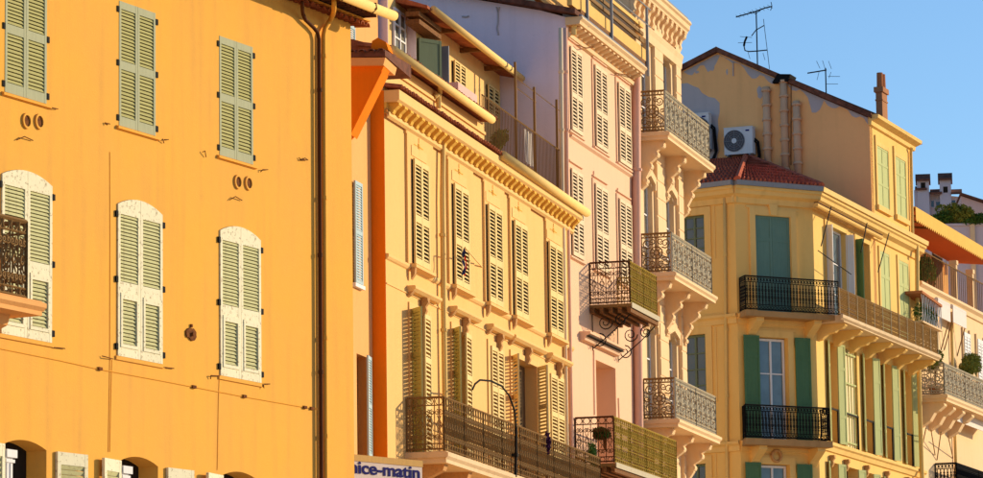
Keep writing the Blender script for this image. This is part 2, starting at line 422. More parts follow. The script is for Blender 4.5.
def pair(th, pl, w, o, fmat, smat, fr, pitch, indiv=False, arch=None, hinges=True, t=.035, sw=.055, back='dark_interior'):
    """two closed leaves over a dark sheet"""
    u0, u1, z0, z1 = w; h = z1-z0; m = (u0+u1)/2
    part('window', MB().box(u0+.01, u1-.01, o-.03, o-.004, z0+.01, z1-.02), back, th, pl)  # near-black sheet puts the shade behind the leaves into colour
    P = [(a*h, b*h, k) for a, b, k in fr]
    leaf(th, pl, u0, 1, m-u0-.004, z0, h, o, 0, fmat, smat, P, pitch, arch, indiv, t, sw)
    leaf(th, pl, u1, -1, u1-m-.004, z0, h, o, 0, fmat, smat, P, pitch, arch, indiv, t, sw)
    if hinges:
        for u in (u0-.035, u1+.035):
            for q in (.06, .5, .93): part('hinge', MB().box(u-.03, u+.03, o, o+t+.008, z0+q*h-.045, z0+q*h+.045), 'black_iron', th, pl)
def tile_ends(u0, u1, pitch, pts, r, rows=1):
    """half-round tile ends sweeping along (o,z) pts"""
    mb = MB(); n = round((u1-u0)/pitch); p = (u1-u0)/n
    for k in range(n):
        u = u0+(k+.5)*p; jit = random.uniform(-.015, .015)
        ringN = 5; A = []; Bv = []
        (o0, z0), (o1, z1) = pts
        for q in range(ringN+1):
            a = math.pi*q/ringN
            A.append((u+r*math.cos(a), o0, z0+r*math.sin(a))); Bv.append((u+r*.86*math.cos(a), o1+jit, z1+r*.86*math.sin(a)))
        IB = [(u+(r*.86-.018)*math.cos(math.pi*q/ringN), o1+jit, z1+(r*.86-.018)*math.sin(math.pi*q/ringN)) for q in range(ringN+1)]
        IA = [(u+(r-.018)*math.cos(math.pi*q/ringN), o0, z0+(r-.018)*math.sin(math.pi*q/ringN)) for q in range(ringN+1)]
        m = ringN+1
        mb.add(A+Bv+IB+IA, [(q, q+1, m+q+1, m+q) for q in range(ringN)]+[(m+q, m+q+1, 2*m+q+1, 2*m+q) for q in range(ringN)]+[(2*m+q, 2*m+q+1, 3*m+q+1, 3*m+q) for q in range(ringN)])
    return mb
def glazed(parent, pl, u0, u1, z0, z1, o, fmat='white_paint', gmat='window_glass', bars=(1, 2), fw=.06, name='window'):
    """a glazed window or door: frame with its own panes"""
    mb = MB(); mb.box(u0, u0+fw, o-.05, o, z0, z1).box(u1-fw, u1, o-.05, o, z0, z1).box(u0+fw, u1-fw, o-.05, o-.001, z1-fw, z1).box(u0+fw, u1-fw, o-.05, o-.001, z0, z0+fw)
    nx, nz = bars; xs = [u0+fw+(u1-u0-2*fw)*i/nx for i in range(nx+1)]; zs = [z0+fw+(z1-z0-2*fw)*i/nz for i in range(nz+1)]
    for x in xs[1:-1]: mb.box(x-.03, x+.03, o-.045, o+.004, z0+fw, z1-fw)
    for z in zs[1:-1]: mb.box(u0+fw, u1-fw, o-.04, o-.003, z-.018, z+.018)
    ob = part(name, mb, fmat, parent, pl)
    for i in range(nx):
        for j in range(nz):
            part('pane', MB().box(xs[i]+.002, xs[i+1]-.002, o-.035, o-.028, zs[j]+.002, zs[j+1]-.002), gmat, ob)
    return ob
# ================================================================ the setting
def sheet(name, pts, z, mat, kind='structure'):
    me = bpy.data.meshes.new(name); me.from_pydata([(x, y, z) for x, y in pts], [], [tuple(range(len(pts)))])
    me.materials.append(MATS[mat]); o = bpy.data.objects.new(name, me); COL.objects.link(o); o['kind'] = kind; return o
stucco('paving', (.58, .48, .35), None, .4)  # unseen ground, kept pale to bounce sun onto the shaded walls
A = Plane(25.8, 137, 355, 56.0)
C = Plane(14.05, 386, 300, 71.0)
UC = C.u(571, 300)                                  # the yellow house ends here
D = Plane(15.5, at=C.w(UC)); UD = D.u(635.5, 300)
E_ = Plane(15.3, at=D.w(UD)); UE = E_.u(681.5, 250)
FR = Plane(21.0, 815, 300, 108.5); UF = FR.u(918, 330)
FK = Plane(60.7, at=FR.O); UK = FK.u(737, 300)      # chamfered corner, u from UK (negative) to 0
FL = Plane(125.2, at=FK.w(UK))
GU = FR.u(872, 213)
GG = Plane(FR.th+90, at=FR.w(GU))                   # gable wall, square to the street front
H = Plane(20.0, 919, 330, FR.w(UF).y+.3)
sheet('ground', [(-3000, -3000), (3000, -3000), (3000, 3000), (-3000, 3000)], 0, 'paving')
def strip(pl, u0, u1, o0, o1): return [pl.w(u0, o0)[:2], pl.w(u1, o0)[:2], pl.w(u1, o1)[:2], pl.w(u0, o1)[:2]]
# ================================================================ A: the orange house
UA0, UA1 = A.u(-70, 250), A.u(352.5, 250)
ZA = A.z(320, 13)
hA = thing('orange_house', 'orange plastered house with pale green and cream louvred shutters and twin downpipes', 'house', A.w(UA1, -3))
r1 = row(A, [(5, 46.5, -38, 91.5), (119, 155.3, .5, 125.5), (219.3, 252.6, 34.5, 155)])
r2 = row(A, [(.8, 51, 175, 335), (117, 161.5, 203.5, 355), (219.5, 260, 228, 374.5)])
RISE = .13
zs3 = A.z(139, 457); o3 = [(A.u(3, 450), A.u(46.5, 450)), (A.u(119.5, 460), A.u(158, 460)), (A.u(221.5, 470), A.u(258.5, 470))]
ops = [(a, b, c, d, .16) for a, b, c, d in r1]+[(a, b, c, d+RISE, .16, RISE) for a, b, c, d in r2]+[(a, b, zs3-2.1, zs3, .34, .10) for a, b in o3]
part('wall', wall(UA0, UA1, 0, ZA+.25, ops), 'orange_plaster', hA, A)
part('end_wall', MB().box(UA1-.3, UA1-.003, -9, -.003, 0, ZA+.25), 'orange_plaster', hA, A)
part('rooms', MB().box(UA0, UA1-.35, -8.8, -.42, 0, ZA+.2), 'dark_interior', hA, A)
for a, b, c, d in r1:
    pair(hA, A, (a, b, c, d), -.035, 'green_paint', 'green_slat', [(.076, .456, 'louvre'), (.524, .94, 'louvre')], .054, indiv=True, t=.042)
    part('sill', MB().prof([(-.02, c-.07), (.045, c-.055), (.045, c-.02), (-.02, c)], a-.08, b+.08), 'orange_pipe', hA, A)
for a, b, c, d in r2:
    m = (a+b)/2; hw = (b-a)/2
    pair(hA, A, (a, b, c, d), -.02, 'cream_paint', 'cream_slat', [(.06, .417, 'flap'), (.49, .935, 'louvre')], .054, indiv=True, t=.042,
         arch=lambda u, m=m, hw=hw, d=d: d+RISE*(1-((u-m)/hw)**2)-.005, sw=.065)
    part('sill', MB().box(a-.05, b+.05, -.02, .025, c-.06, c-.004), 'orange_plaster', hA, A)
for k, (a, b) in enumerate(o3):
    w = (b-a)/2; zb = zs3-2.1
    part('window', MB().box(a+.02, b-.02, -.335, -.33, zb, zs3), 'dark_interior', hA, A)
    fr = MB().box(a+.02, a+.20, -.30, .03, zb, zs3-.20).box(a+.0, a+.26, -.32, .07, zs3-.28, zs3-.17).box(a+.01, a+.23, -.31, .05, zs3-.35, zs3-.305)
    fr.box(a+.035, a+.065, -.29, .045, zb, zs3-.36).box(a+.13, a+.16, -.29, .045, zb, zs3-.36)
    part('window_frame', fr, 'white_paint', hA, A)
    leaf(hA, A, b+.22, -1, w*1.25, zb, 2.0, .05, R(174+2*k), 'cream_paint', 'cream_slat', [(.1, .9, 'louvre'), (1.02, 1.82, 'louvre')], .075, t=.045, sw=.075)
    leaf(hA, A, a-.02, 1, w, zb, 2.0, .05, R(177-2*k), 'cream_paint', 'cream_slat', [(.1, .9, 'louvre'), (1.02, 1.82, 'louvre')], .075, t=.045, sw=.075)
# round air vents, each a plaster collar round a dark clay pipe
def vent(x, y):
    u, z = A.p(x, y); rr = .115
    pts = lambda r, o: [(u+r*math.cos(t*math.pi/8), o, z+r*math.sin(t*math.pi/8)) for t in range(16)]
    P = pts(rr, .004)+pts(rr, .03)+pts(rr*.72, .03)+pts(rr*.72, .006)
    mb = MB().add(P, [(q*16+i, q*16+(i+1) % 16, q*16+16+(i+1) % 16, q*16+16+i) for q in range(3) for i in range(16)])
    v = part('air_vent', mb, 'orange_plaster', hA, A)
    part('vent_mouth', MB().add(pts(rr*.72, .010), [tuple(range(16))]), 'rust', v)
for x, y in ((26, 121), (38.7, 121.7), (237.3, 182), (248, 183.3)): vent(x, y)
def wire(name, pix, r, mat, o=.02, pl=A, th=None, n=5, ob=None):
    pts = []
    for q in pix:
        oo = q[2] if len(q) > 2 else o; u, z = pl.p(q[0], q[1], oo); pts.append((u, oo, z))
    return part(name, MB().tube(pts, r, n), mat, th or hA, pl)
for pix in ([(50, 107.5), (53, 108, .05), (58, 109)], [(105, 122.5), (107, 125, .03), (105.5, 123), (110, 124)], [(161, 141), (162.5, 139, .05), (164, 143)], [(102, 356), (106, 357, .05), (113, 359)], [(54, 347.5), (60, 348), (65, 348.6)],
            [(16.5, 140), (24.5, 136.5, .05), (33, 140.5)], [(229.5, 200), (235.5, 196.5, .05), (242, 200.3)], [(202.5, 152), (205, 151, .05), (206, 157)], [(260.5, 172), (263, 169.5, .05), (268, 169.6)], [(210.5, 379), (211, 375.5, .04), (220, 376)], [(262, 383.5), (264, 388, .04), (263.5, 384), (270, 384)],
            [(164.5, 139.7), (168.5, 139.6)], [(299, 157.6), (301.5, 160, .03), (305, 158), (308, 160, .03), (299.5, 160)], [(163, 367), (169, 368), (174, 368.5)]):
    wire('shutter_stop', pix, .008, 'rust')
wire('cable_and_line', [(-20, 344.5), (60, 360.5), (98, 369), (163, 381), (243, 396.5), (300, 406.5), (318, 409)], .007, 'orange_pipe', .009)
for x, y in ((99, 368.7), (193, 386.8), (243.5, 396.3), (304, 407.3), (311, 408.3)):
    u, z = A.p(x, y); part('cable_clip', MB().box(u-.05, u+.05, .004, .035, z-.025, z+.02), 'rust', hA, A)
wire('cable_and_line', [(110, 152), (110.2, 240), (110, 360), (108.5, 452)], .0045, 'orange_pipe', .006)
wire('cable_and_line', [(112, 360), (111, 400), (110, 452)], .004, 'orange_pipe', .005)
wire('cable_and_line', [(219.5, 377), (218.6, 400), (217.4, 470)], .0045, 'orange_pipe', .006)
u, z = A.p(190.5, 334)
rp = random.Random(3)
part('rusty_plate', MB().ext([(u+.19*math.cos(t)*rp.uniform(.6, 1.05), z+.10*math.sin(t)*rp.uniform(.75, 1.1)) for t in [k*math.pi/9 for k in range(18)]], .004, .025).box(u-.02, u+.03, .03, .06, z-.03, z+.02).box(u-.015, u+.02, .004, .03, z+.10, z+.15), 'rust', hA, A)
# eaves: corbelled tile courses, roof edge, gutter, pipes
UE1 = A.u(394, 18, .62); ZG = A.z(394, 16, .62)
part('roof', MB().prof([(-9, ZG+3.2), (.58, ZG+.10), (.58, ZG+.04), (-.1, ZG+.06), (-9, ZG+.05)], UA0-.5, UE1-.05), 'roof_tile', hA, A)
part('soffit', MB().box(UA0, UE1-.1, -.3, .50, ZA+.22, ZA+.26), 'wood', hA, A)
part('eave_tiles', tile_ends(UA0, UA1+.35, .19, ((-.1, ZA+.02), (.20, ZA-.01)), .085), 'roof_tile', hA, A, kind='stuff')
part('eave_tiles', tile_ends(UA0, UE1-.2, .19, ((-.1, ZA+.14), (.42, ZA+.11)), .085), 'dark_tile', hA, A, kind='stuff')
part('eave_band', MB().box(UA0, UA1+.35, -.02, .19, ZA+.09, ZA+.115), 'orange_pipe', hA, A)
part('gutter', MB().tube([(UA0-.5, .62, ZG+.03), (UE1, .62, ZG)], .085, 10), 'gutter_paint', hA, A, smooth=True)
for x, y in ((372, 10), (341, -3)):
    u, z = A.p(x, y, .62); part('gutter_strap', MB().tube([(u, .53, ZG+.09), (u, .70, ZG+.06), (u, .71, ZG-.03), (u, .62, ZG-.10), (u, .52, ZG-.06)], .012, 4), 'rust', hA, A)
def pipe(name, pix, r, mat, foot, th, pl, n=8, collars=()):
    pts = []
    for x, y, o in pix: u, z = pl.p(x, y, o); pts.append((u, o, z))
    pts.append((pts[-1][0], pts[-1][1], foot)); ob = part(name, MB().tube(pts, r, n), mat, th, pl, smooth=True)
    for x, y in collars:
        u, z = pl.p(x, y, pix[-1][2]); part('collar', MB().tube([(u, pix[-1][2], z-.03), (u, pix[-1][2], z+.03)], r*1.3, 8), mat, ob)
    return ob
pipe('downpipe', [(302, 2, .30), (302.3, 8, .18), (303, 14, .10), (305.5, 20, .075), (314, 28, .075), (317.5, 32.5, .075), (319, 39, .075), (319.4, 120, .075), (321.3, 470, .075)], .032, 'brown_pipe', 0, hA, A, collars=((319.5, 90), (320, 255), (320.7, 372)))
pipe('downpipe', [(334, 0, .50), (334, 8, .42), (333.5, 13, .28), (331, 19, .12), (328, 24, .075), (325, 29, .075), (323.6, 36, .075), (323.8, 120, .075), (325.6, 470, .075)], .042, 'orange_pipe', 0, hA, A, collars=((323.6, 56), (324.2, 198), (324.8, 338), (325.4, 436)))
# balcony that enters the picture from the left
zt = A.z(26, 222, .9); zf = A.z(26, 301, .9); ue = A.u(26, 262, .9)
bA = balcony(hA, A, (ue-4.2, ue, zf, zt), .9, .20, 'scroll', 'brown_iron', 'peach_plaster', over=.16, r=.017, sides=(0, 1), npan=3)
part('bracket', MB().prof([(0, zf-.2), (.75, zf-.2), (.7, zf-.34), (.3, zf-.5), (0, zf-.8)], ue-.4, ue-.15), 'peach_plaster', bA)
# ================================================================ B: narrow peach house between the orange and yellow houses
Bp = C.shift(-.27)
ub0, ub1 = -4.6, -.02
hB = thing('peach_house', 'narrow peach plastered house with pale blue shutters squeezed between orange and yellow houses', 'house', Bp.w(-2, -3))
zB = Bp.z(362, 62)
sB = row(Bp, [(352, 359.3, 180.5, 282)])+row(Bp, [(357, 368.3, 353.5, 454)])
part('wall', wall(ub0, ub1, 0, zB, [(sB[1][0], sB[1][1], sB[1][2]-.1, sB[1][3], .2)]), 'peach_plaster', hB, Bp)
part('rooms', MB().box(ub0, ub1, -6, -.3, 0, zB-.05), 'dark_interior', hB, Bp)
a, b, c, d = sB[0]
leaf(hB, Bp, b, -1, b-a, c, d-c, .04, 0, 'blue_paint', 'blue_paint', [(.06, (d-c)*.5-.04, 'louvre'), ((d-c)*.5+.04, d-c-.07, 'louvre')], .05)
part('sill', MB().box(a-.05, b+.1, 0, .08, c-.08, c-.01), 'white_paint', hB, Bp)
a, b, c, d = sB[1]
leaf(hB, Bp, b, -1, (b-a)*.62, c, d-c, .04, R(8), 'blue_paint', 'blue_paint', [(.06, (d-c)*.5-.04, 'louvre'), ((d-c)*.5+.04, d-c-.07, 'louvre')], .05)
# upper storey set back above the little roof
zU = Bp.z(365, 50, -1.7)
part('upper_wall', MB().box(ub0, Bp.u(378, 30, -1.7), -4.5, -1.7, zB-.1, zB+4), 'peach_plaster', hB, Bp)
a, b, c, d = row(Bp, [(345, 353, 22, 52)], -1.68)[0]
leaf(hB, Bp, b, -1, b-a, c, d-c, -1.66, 0, 'blue_paint', 'blue_paint', [(.06, d-c-.07, 'louvre')], .05)
# corbelled eave with tiles, its wedge-shaped bracket facing the street end
Wp = Plane(100, at=A.w(UA1+2.6, -2.4))
q = lambda x, y, o=0.: Wp.p(x, y, o)
wl_ = q(330, 66)[0]
cor = part('eave_corbel', MB().ext([(wl_, q(350, 66)[1]), q(384, 66), q(379.5, 75), q(350, 131), (wl_, q(340, 150)[1])], -.5, 0), 'deep_orange_plaster', hB, Wp)
part('corbel_edge', MB().ext([q(380, 74), q(382.5, 71), q(351, 134.5), q(350, 131)], -.5, .012), 'deep_orange_plaster', cor)
part('cornice', MB().ext([(wl_, q(350, 66)[1]), (wl_, q(350, 58)[1]), q(386.5, 58.5), q(384.5, 66)], -.9, .10), 'peach_plaster', hB, Wp)
part('roof_tiles', tile_ends(wl_, q(387, 55)[0], .17, ((-.9, q(370, 48)[1]-.02), (.16, q(370, 54)[1])), .08), 'dark_tile', hB, Wp, kind='stuff')
part('roof', MB().prof([(-2.2, q(370, 48)[1]+.10), (.12, q(370, 52)[1]), (.12, q(370, 58)[1]), (-2.2, q(370, 56)[1])], wl_, q(386.5, 55)[0]), 'dark_tile', hB, Wp)
part('ridge_block', MB().ext([q(371, 49, -.2), q(388.5, 50, -.2), q(386, 42, -.2), q(378, 37.5, -.2), q(372, 41, -.2)], -.6, -.2), 'deep_orange_plaster', hB, Wp)
# ================================================================ C: the yellow house
hC = thing('yellow_house', 'yellow house with bracketed cornice, roof terrace and long wrought-iron balcony', 'house', C.w(UC/2, -4))
OC = .30
zrim = C.z(401.6, 91, OC); zfa = C.z(399, 102, OC-.03); zmo = C.z(394, 112, .2); zfr = C.z(409, 124, .03)
c1 = row(C, [(412.5, 427, 164, 262), (453, 467, 187, 283), (487, 500.5, 203, 301), (513.3, 526, 217, 314.5), (548, 561, 236, 333)], .06)
Pn = [(408, 434), (449, 474), (484.7, 505), (510.2, 531), (546, 567)]
zsl = sum(C.z(x, y, .06) for x, y in ((408.3, 261.8), (449.3, 281.8), (485.3, 301.1), (510.4, 315.3), (546.4, 335)))/5
zho = sum(C.z(x, y, .1) for x, y in ((407, 284.5), (449, 303.8), (485.3, 323.9), (509.6, 335.9), (545.5, 354.3)))/5
bC = bpx(C, 443.5, 600, .75, 397, 451)
zfl = bC[2]
c2 = row(C, [(413, 430, 308, 452), (455, 471, 326, 470), (491.5, 503.5, 347, 486), (514, 538, 357, 500), (551, 564, 376, 515)], .03)
zd = sum(w[3] for w in c2)/5
D2 = [(w[0], w[1], zfl, zd) for w in c2]
ops = [(D2[i][0], D2[i][1], zfl, zd, .28) for i in range(5)]
part('wall', wall(0, UC, 0, zrim, ops), 'yellow_plaster', hC, C)
part('rooms', MB().box(.05, UC-.02, -9, -.30, 0, zrim-.3), 'interior', hC, C)
part('end_wall', MB().box(-.006, .02, -9, -.002, 0, zrim), 'deep_orange_plaster', hC, C)
# cornice
part('fascia', MB().prof([(0, zrim), (OC, zrim), (OC, zfa+.04), (OC-.05, zfa), (0, zfa)], 0, UC+.02), 'yellow_trim', hC, C)
part('architrave', MB().prof([(0, zmo+.02), (.10, zmo+.02), (.10, zmo-.05), (.05, zmo-.09), (.05, zfr+.03), (.02, zfr), (0, zfr)], 0, UC+.02), 'yellow_trim', hC, C)
part('soffit', MB().box(.0, UC, 0, .05, zmo, zfa), 'gold_trim', hC, C)
mh = zfa-zmo
nm = round(UC/.42)
copies('modillion', MB().prof([(.05, mh-.004), (OC-.05, mh-.004), (OC-.05, mh*.72), (OC-.09, mh*.55), (.16, mh*.35), (.13, .01), (.05, .01)], -.085, .085).box(-.10, .10, .05, OC-.035, mh-.05, mh-.004), 'gold_trim', hC,
       [(UC*(k+.5)/nm, 0, zmo) for k in range(nm)], C)
utg = C.u(500, 158, OC)
part('rim_tiles', tile_ends(-.05, utg+.2, .2, ((-.2, zrim+.10), (OC+.06, zrim+.02)), .095), 'roof_tile', hC, C, kind='stuff')
part('terrace_floor', MB().box(.05, UC, -9, OC-.02, zrim-.1, zrim-.002), 'concrete', hC, C)
part('gutter', MB().tube([(utg, OC+.05, zrim+.03), (UC+.25, OC+.05, zrim+.0)], .10, 10), 'gutter_paint', hC, C, smooth=True)
# string course at the upper sills, window panels, ornaments
part('string_course', MB().prof([(0, zsl), (.06, zsl-.01), (.06, zsl-.06), (.03, zsl-.10), (0, zsl-.12)], .01, UC), 'yellow_trim', hC, C)
orn = MB()
for t in range(6):
    a_ = t*math.pi/3; orn.box(.05*math.cos(a_)-.018, .05*math.cos(a_)+.018, 0, .015, .05*math.sin(a_)-.018, .05*math.sin(a_)+.018)
orn.box(-.32, -.12, 0, .010, -.008, .008).box(.12, .32, 0, .010, -.008, .008).box(-.008, .008, 0, .012, .08, .17).box(-.008, .008, 0, .012, -.17, -.08)
orn_me = orn.mesh('rosette', 'gold_trim')
for (xa, xb), w in zip(Pn, c1):
    a = C.u(xa, 220, .05); b = C.u(xb, 230, .05)
    part('window_panel', MB().box(a, b, 0, .05, zsl, zfr-.02).prof([(.05, zfr-.14), (.09, zfr-.10), (.09, zfr-.04), (.05, zfr-.02)], a, b).box(a-.05, a, 0, .045, zfr-.22, zfr-.02), 'yellow_plaster', hC, C)
    part('rosette', orn_me, '', hC, C, loc=((w[0]+w[1])/2, .05, (w[3]+zfr)/2-.02))
    part('lintel_panel', MB().box(w[0]-.02, w[1]+.02, .05, .062, w[3]+.06, w[3]+.26), 'yellow_trim', hC, C)
    part('sill', MB().prof([(.05, zsl+.02), (.17, zsl+.0), (.17, zsl-.06), (.05, zsl-.09)], w[0]-.16, w[1]+.25), 'yellow_trim', hC, C)
    part('sill_console', MB().prof([(.05, zsl-.06), (.15, zsl-.06), (.13, zsl-.2), (.06, zsl-.30)], w[0]-.16, w[0]-.04), 'ornament', hC, C)
    pair(hC, C, w, .08, 'pale_louvre', 'pale_louvre', [(.06, .40, 'louvre'), (.47, .95, 'louvre')], .075, sw=.06, t=.04, hinges=False)
kst = MB().prof([(.0, .16), (.13, .16), (.15, .10), (.09, .02), (.11, -.06), (.06, -.16), (0, -.18)], -.06, .06).box(-.08, .08, 0, .14, .14, .18)
kst_me = kst.mesh('keystone', 'ornament'); con_me = MB().prof([(0, .10), (.16, .10), (.15, .02), (.07, -.08), (0, -.12)], -.07, .07).mesh('hood_console', 'ornament')
for i, w in enumerate(D2):
    a, b = w[0]-.28, w[1]+.45; m = (w[0]+w[1])/2
    part('hood', MB().prof([(0, zho+.05), (.18, zho+.04), (.18, zho-.01), (.12, zho-.06), (0, zho-.08)], a, b), 'yellow_trim', hC, C)
    part('hood_console', con_me, '', hC, C, loc=(a+.08, 0, zho-.05))
    part('keystone', kst_me, '', hC, C, loc=(m+.12, .02, zho-.26))
    part('surround', MB().box(w[0]-.20, w[0]-.01, 0, .03, zfl, zd+.12).box(w[1]+.01, w[1]+.18, 0, .03, zfl, zd+.12).box(w[0]-.01, w[1]+.01, 0, .028, zd+.004, zd+.12), 'yellow_trim', hC, C)
    hh = zd-zfl-.02; P = [(.12, hh*.32, 'louvre'), (hh*.38, hh*.66, 'louvre'), (hh*.7, hh-.09, 'louvre')]; wd2 = (w[1]-w[0])/2
    part('window', MB().box(w[0], w[1], -.26, -.25, zfl, zd), 'dark_interior' if i in (0, 1) else 'interior', hC, C)
    if i == 0:
        leaf(hC, C, w[0], 1, .46, zfl+.02, hh, .03, R(140), 'yellow_green', 'yellow_green', P, .075, label='yellow-green leaf swung out from the wall')
        leaf(hC, C, w[1], -1, wd2*.9, zfl+.02, hh, .035, R(3), 'pale_louvre', 'pale_louvre', P, .085)
    elif i == 1:
        leaf(hC, C, w[0], 1, .42, zfl+.02, hh, .03, R(146), 'yellow_green', 'yellow_green', P, .075)
        leaf(hC, C, w[1], -1, wd2*.95, zfl+.02, hh, .035, R(4), 'pale_louvre', 'pale_louvre', P, .085)
    elif i == 3:
        leaf(hC, C, w[0], 1, .48, zfl+.02, hh, .03, R(150), 'pale_louvre', 'pale_louvre', P, .075)
        leaf(hC, C, w[1], -1, .48, zfl+.02, hh, .035, R(38), 'pale_louvre', 'pale_louvre', P, .075)
    else:
        leaf(hC, C, w[0], 1, wd2-.01, zfl+.02, hh, .03, 0, 'pale_louvre', 'pale_louvre', P, .075); leaf(hC, C, w[1], -1, wd2-.01, zfl+.02, hh, .03, 0, 'pale_louvre', 'pale_louvre', P, .075)
part('frieze_band', MB().prof([(0, zd+.30), (.02, zd+.29), (.02, zd+.27), (0, zd+.26)], .02, UC-.02), 'yellow_trim', hC, C)
pipe('downpipe', [(443.2, 138, .10), (442.5, 200, .10), (443.5, 300, .10), (445, 400, .10)], .055, 'yellow_pipe', 0, hC, C, collars=((442.6, 235), (443.8, 330)))
# the long balcony
bal = balcony(hC, C, bC, .75, .22, 'scroll', 'brown_iron', 'concrete', over=.05, r=.011, sides=(1, 1), npan=9)
for k in range(8):
    u = bC[0]+.35+k*(bC[1]-bC[0]-.7)/7
    part('bracket', MB().prof([(0, zfl-.22), (.7, zfl-.22), (.66, zfl-.34), (.35, zfl-.48), (.15, zfl-.75), (0, zfl-.8)], u-.12, u+.12), 'ornament', bal)
# attic: low front with its own gutter, lean-to roof, set-back upper floor
uat = C.u(487, 118, .05); zga = (C.z(391, 47, .25)+C.z(490, 119.5, .25))/2
part('attic_front', MB().box(0.01, uat, -.35, -.02, zrim-.02, zga-.02).box(.01, uat, -.02, .02, zga-.26, zga-.2), 'yellow_trim', hC, C)
part('gutter', MB().tube([(-.25, .25, zga+.01), (C.u(492, 121, .25), .25, zga-.01)], .085, 10), 'gutter_paint', hC, C, smooth=True)
part('lean_to_roof', MB().prof([(.18, zga+.06), (.18, zga+.01), (-1.6, zga+.2), (-1.6, zga+.62)], -.02, uat+.05), 'roof_tile', hC, C)
part('rim_tiles', tile_ends(-.1, uat+.1, .2, ((-.5, zga+.17), (.24, zga+.06)), .09), 'roof_tile', hC, C, kind='stuff')
wire('downpipe', [(434.5, 97, .02), (437, 95, .06), (440, 93, .06), (440.5, 84, .2)], .05, 'yellow_pipe', pl=C, th=hC, n=8)
wire('downpipe', [(438.5, 94, .06), (438.7, 108, .06)], .05, 'yellow_pipe', pl=C, th=hC, n=8)
IN = -1.6
ze = C.z(470, 40.5, IN+.5)
ul = C.u(416, 40, IN)
sh = C.shift(IN)
part('upper_wall', MB().box(ul, UC-.01, IN-4, IN, zrim-.05, ze+.25), 'yellow_trim', hC, C)
part('upper_bay', MB().box(C.u(388, 30, IN-.2), ul, IN-4, IN-.2, zga, zga+4), 'yellow_trim', hC, C)
part('bay_end_shade', MB().box(C.u(388, 30, IN-.2)-.02, C.u(388, 30, IN-.2)-.002, IN-4, IN-.202, zga, zga+4), 'lilac_plaster_and_shade', hC, C)  # lilac sheet on the yellow bay's end: its shade put into colour
part('upper_end_shade', MB().box(ul-.02, ul-.002, IN-.19, IN-.002, zga, ze+.2), 'lilac_plaster_and_shade', hC, C)  # same yellow wall turned from the sun, shade painted as lilac
a, b, c, d = row(C, [(392, 403.5, 7, 52)], IN-.2)[0]
glazed(hC, C, a, b, c, d, IN-.14, 'white_paint', 'dim_glass', (2, 3))
part('upper_roof', MB().prof([(IN+.5, ze), (IN+.5, ze+.06), (IN-4, ze+1.6), (IN-4, ze+1.4), (IN-.02, ze+.12)], ul-.9, UC-.02), 'roof_tile', hC, C)
part('upper_gutter', MB().tube([(ul-.6, IN+.55, ze+.03), (UC-.1, IN+.55, ze)], .08, 8), 'gutter_paint', hC, C, smooth=True)
for z_ in (ze-.05, ze-.22): part('purlin', MB().box(ul-.9, ul+.9, IN+.02, IN+.32, z_-.10, z_), 'wood', hC, C)
nr = int((UC-ul)/2.2)+1
for k in range(nr): part('rafter', MB().box(ul-.7+k*2.2, ul-.6+k*2.2, IN-.0, IN+.46, ze-.04, ze+.06), 'wood', hC, C)
a, b, c, d = row(C, [(452, 463, 60, 86)], IN)[0]
pair(hC, C, (a, b, c, d), IN+.04, 'pale_louvre', 'pale_louvre', [(.06, .95, 'louvre')], .08, hinges=False)
a, b, c, d = row(C, [(486, 497, 84, 112)], IN)[0]
pair(hC, C, (a, b, c, d), IN+.04, 'pale_louvre', 'pale_louvre', [(.06, .95, 'louvre')], .08, hinges=False)
a, b, c, d = row(C, [(417, 428.5, 38, 76)], IN)[0]
part('window', MB().box(a, b, IN+.002, IN+.01, c, d), 'dark_interior', hC, C)
leaf(hC, C, a, 1, .62, c, d-c, IN+.03, R(35), 'dull_green', 'dull_green', [(.08, d-c-.08, 'solid')], label='grey-green attic shutter half open')
u_, z_ = C.p(428.5, 60, IN); hs = C.z(428.5, 48, IN)
leaf(hC, C, u_, 1, .45, c-.1, hs-c+.1, IN+.03, R(97), 'zinc', 'dull_green', [(.06, hs-c, 'solid')], label='dark green attic shutter standing open')
part('chimney_stub', MB().box(C.u(449, 85, -.8), C.u(468, 90, -.8), -1.2, -.6, zga+.1, C.z(449, 79, -.7)), 'far_pink', hC, C)
# terrace railing with mesh infill and tall posts
ta = C.u(482, 100, -.1); zr = C.z(520, 122, -.1); n = 60; mb = MB()
mb.tube([(ta, -.1, zr), (UC-.1, -.1, zr)], .02, 4).tube([(ta, -.1, zrim+.08), (UC-.1, -.1, zrim+.08)], .015, 4)
for k in range(60):
    u = ta+(UC-.1-ta)*k/59; mb.tube([(u, -.1, zrim), (u, -.1, zr)], .009, 4)
part('terrace_railing', mb, 'brown_iron', hC, C)
for x, y in ((515, 62), (534, 87), (556.5, 99.5)):
    u, z = C.p(x, y, -.15); part('terrace_post', MB().box(u-.025, u+.025, -.175, -.125, zrim, z), 'brown_iron', hC, C)
z1_ = C.z(515, 77, -.15); u0_ = C.u(515, 77, -.15); part('terrace_wire', MB().tube([(u0_, -.15, z1_), (UC-.05, -.15, z1_)], .012, 4).tube([(u0_, -.15, z1_-.22), (C.u(536, 90, -.15), -.15, z1_-.22)], .012, 4), 'brown_iron', hC, C)
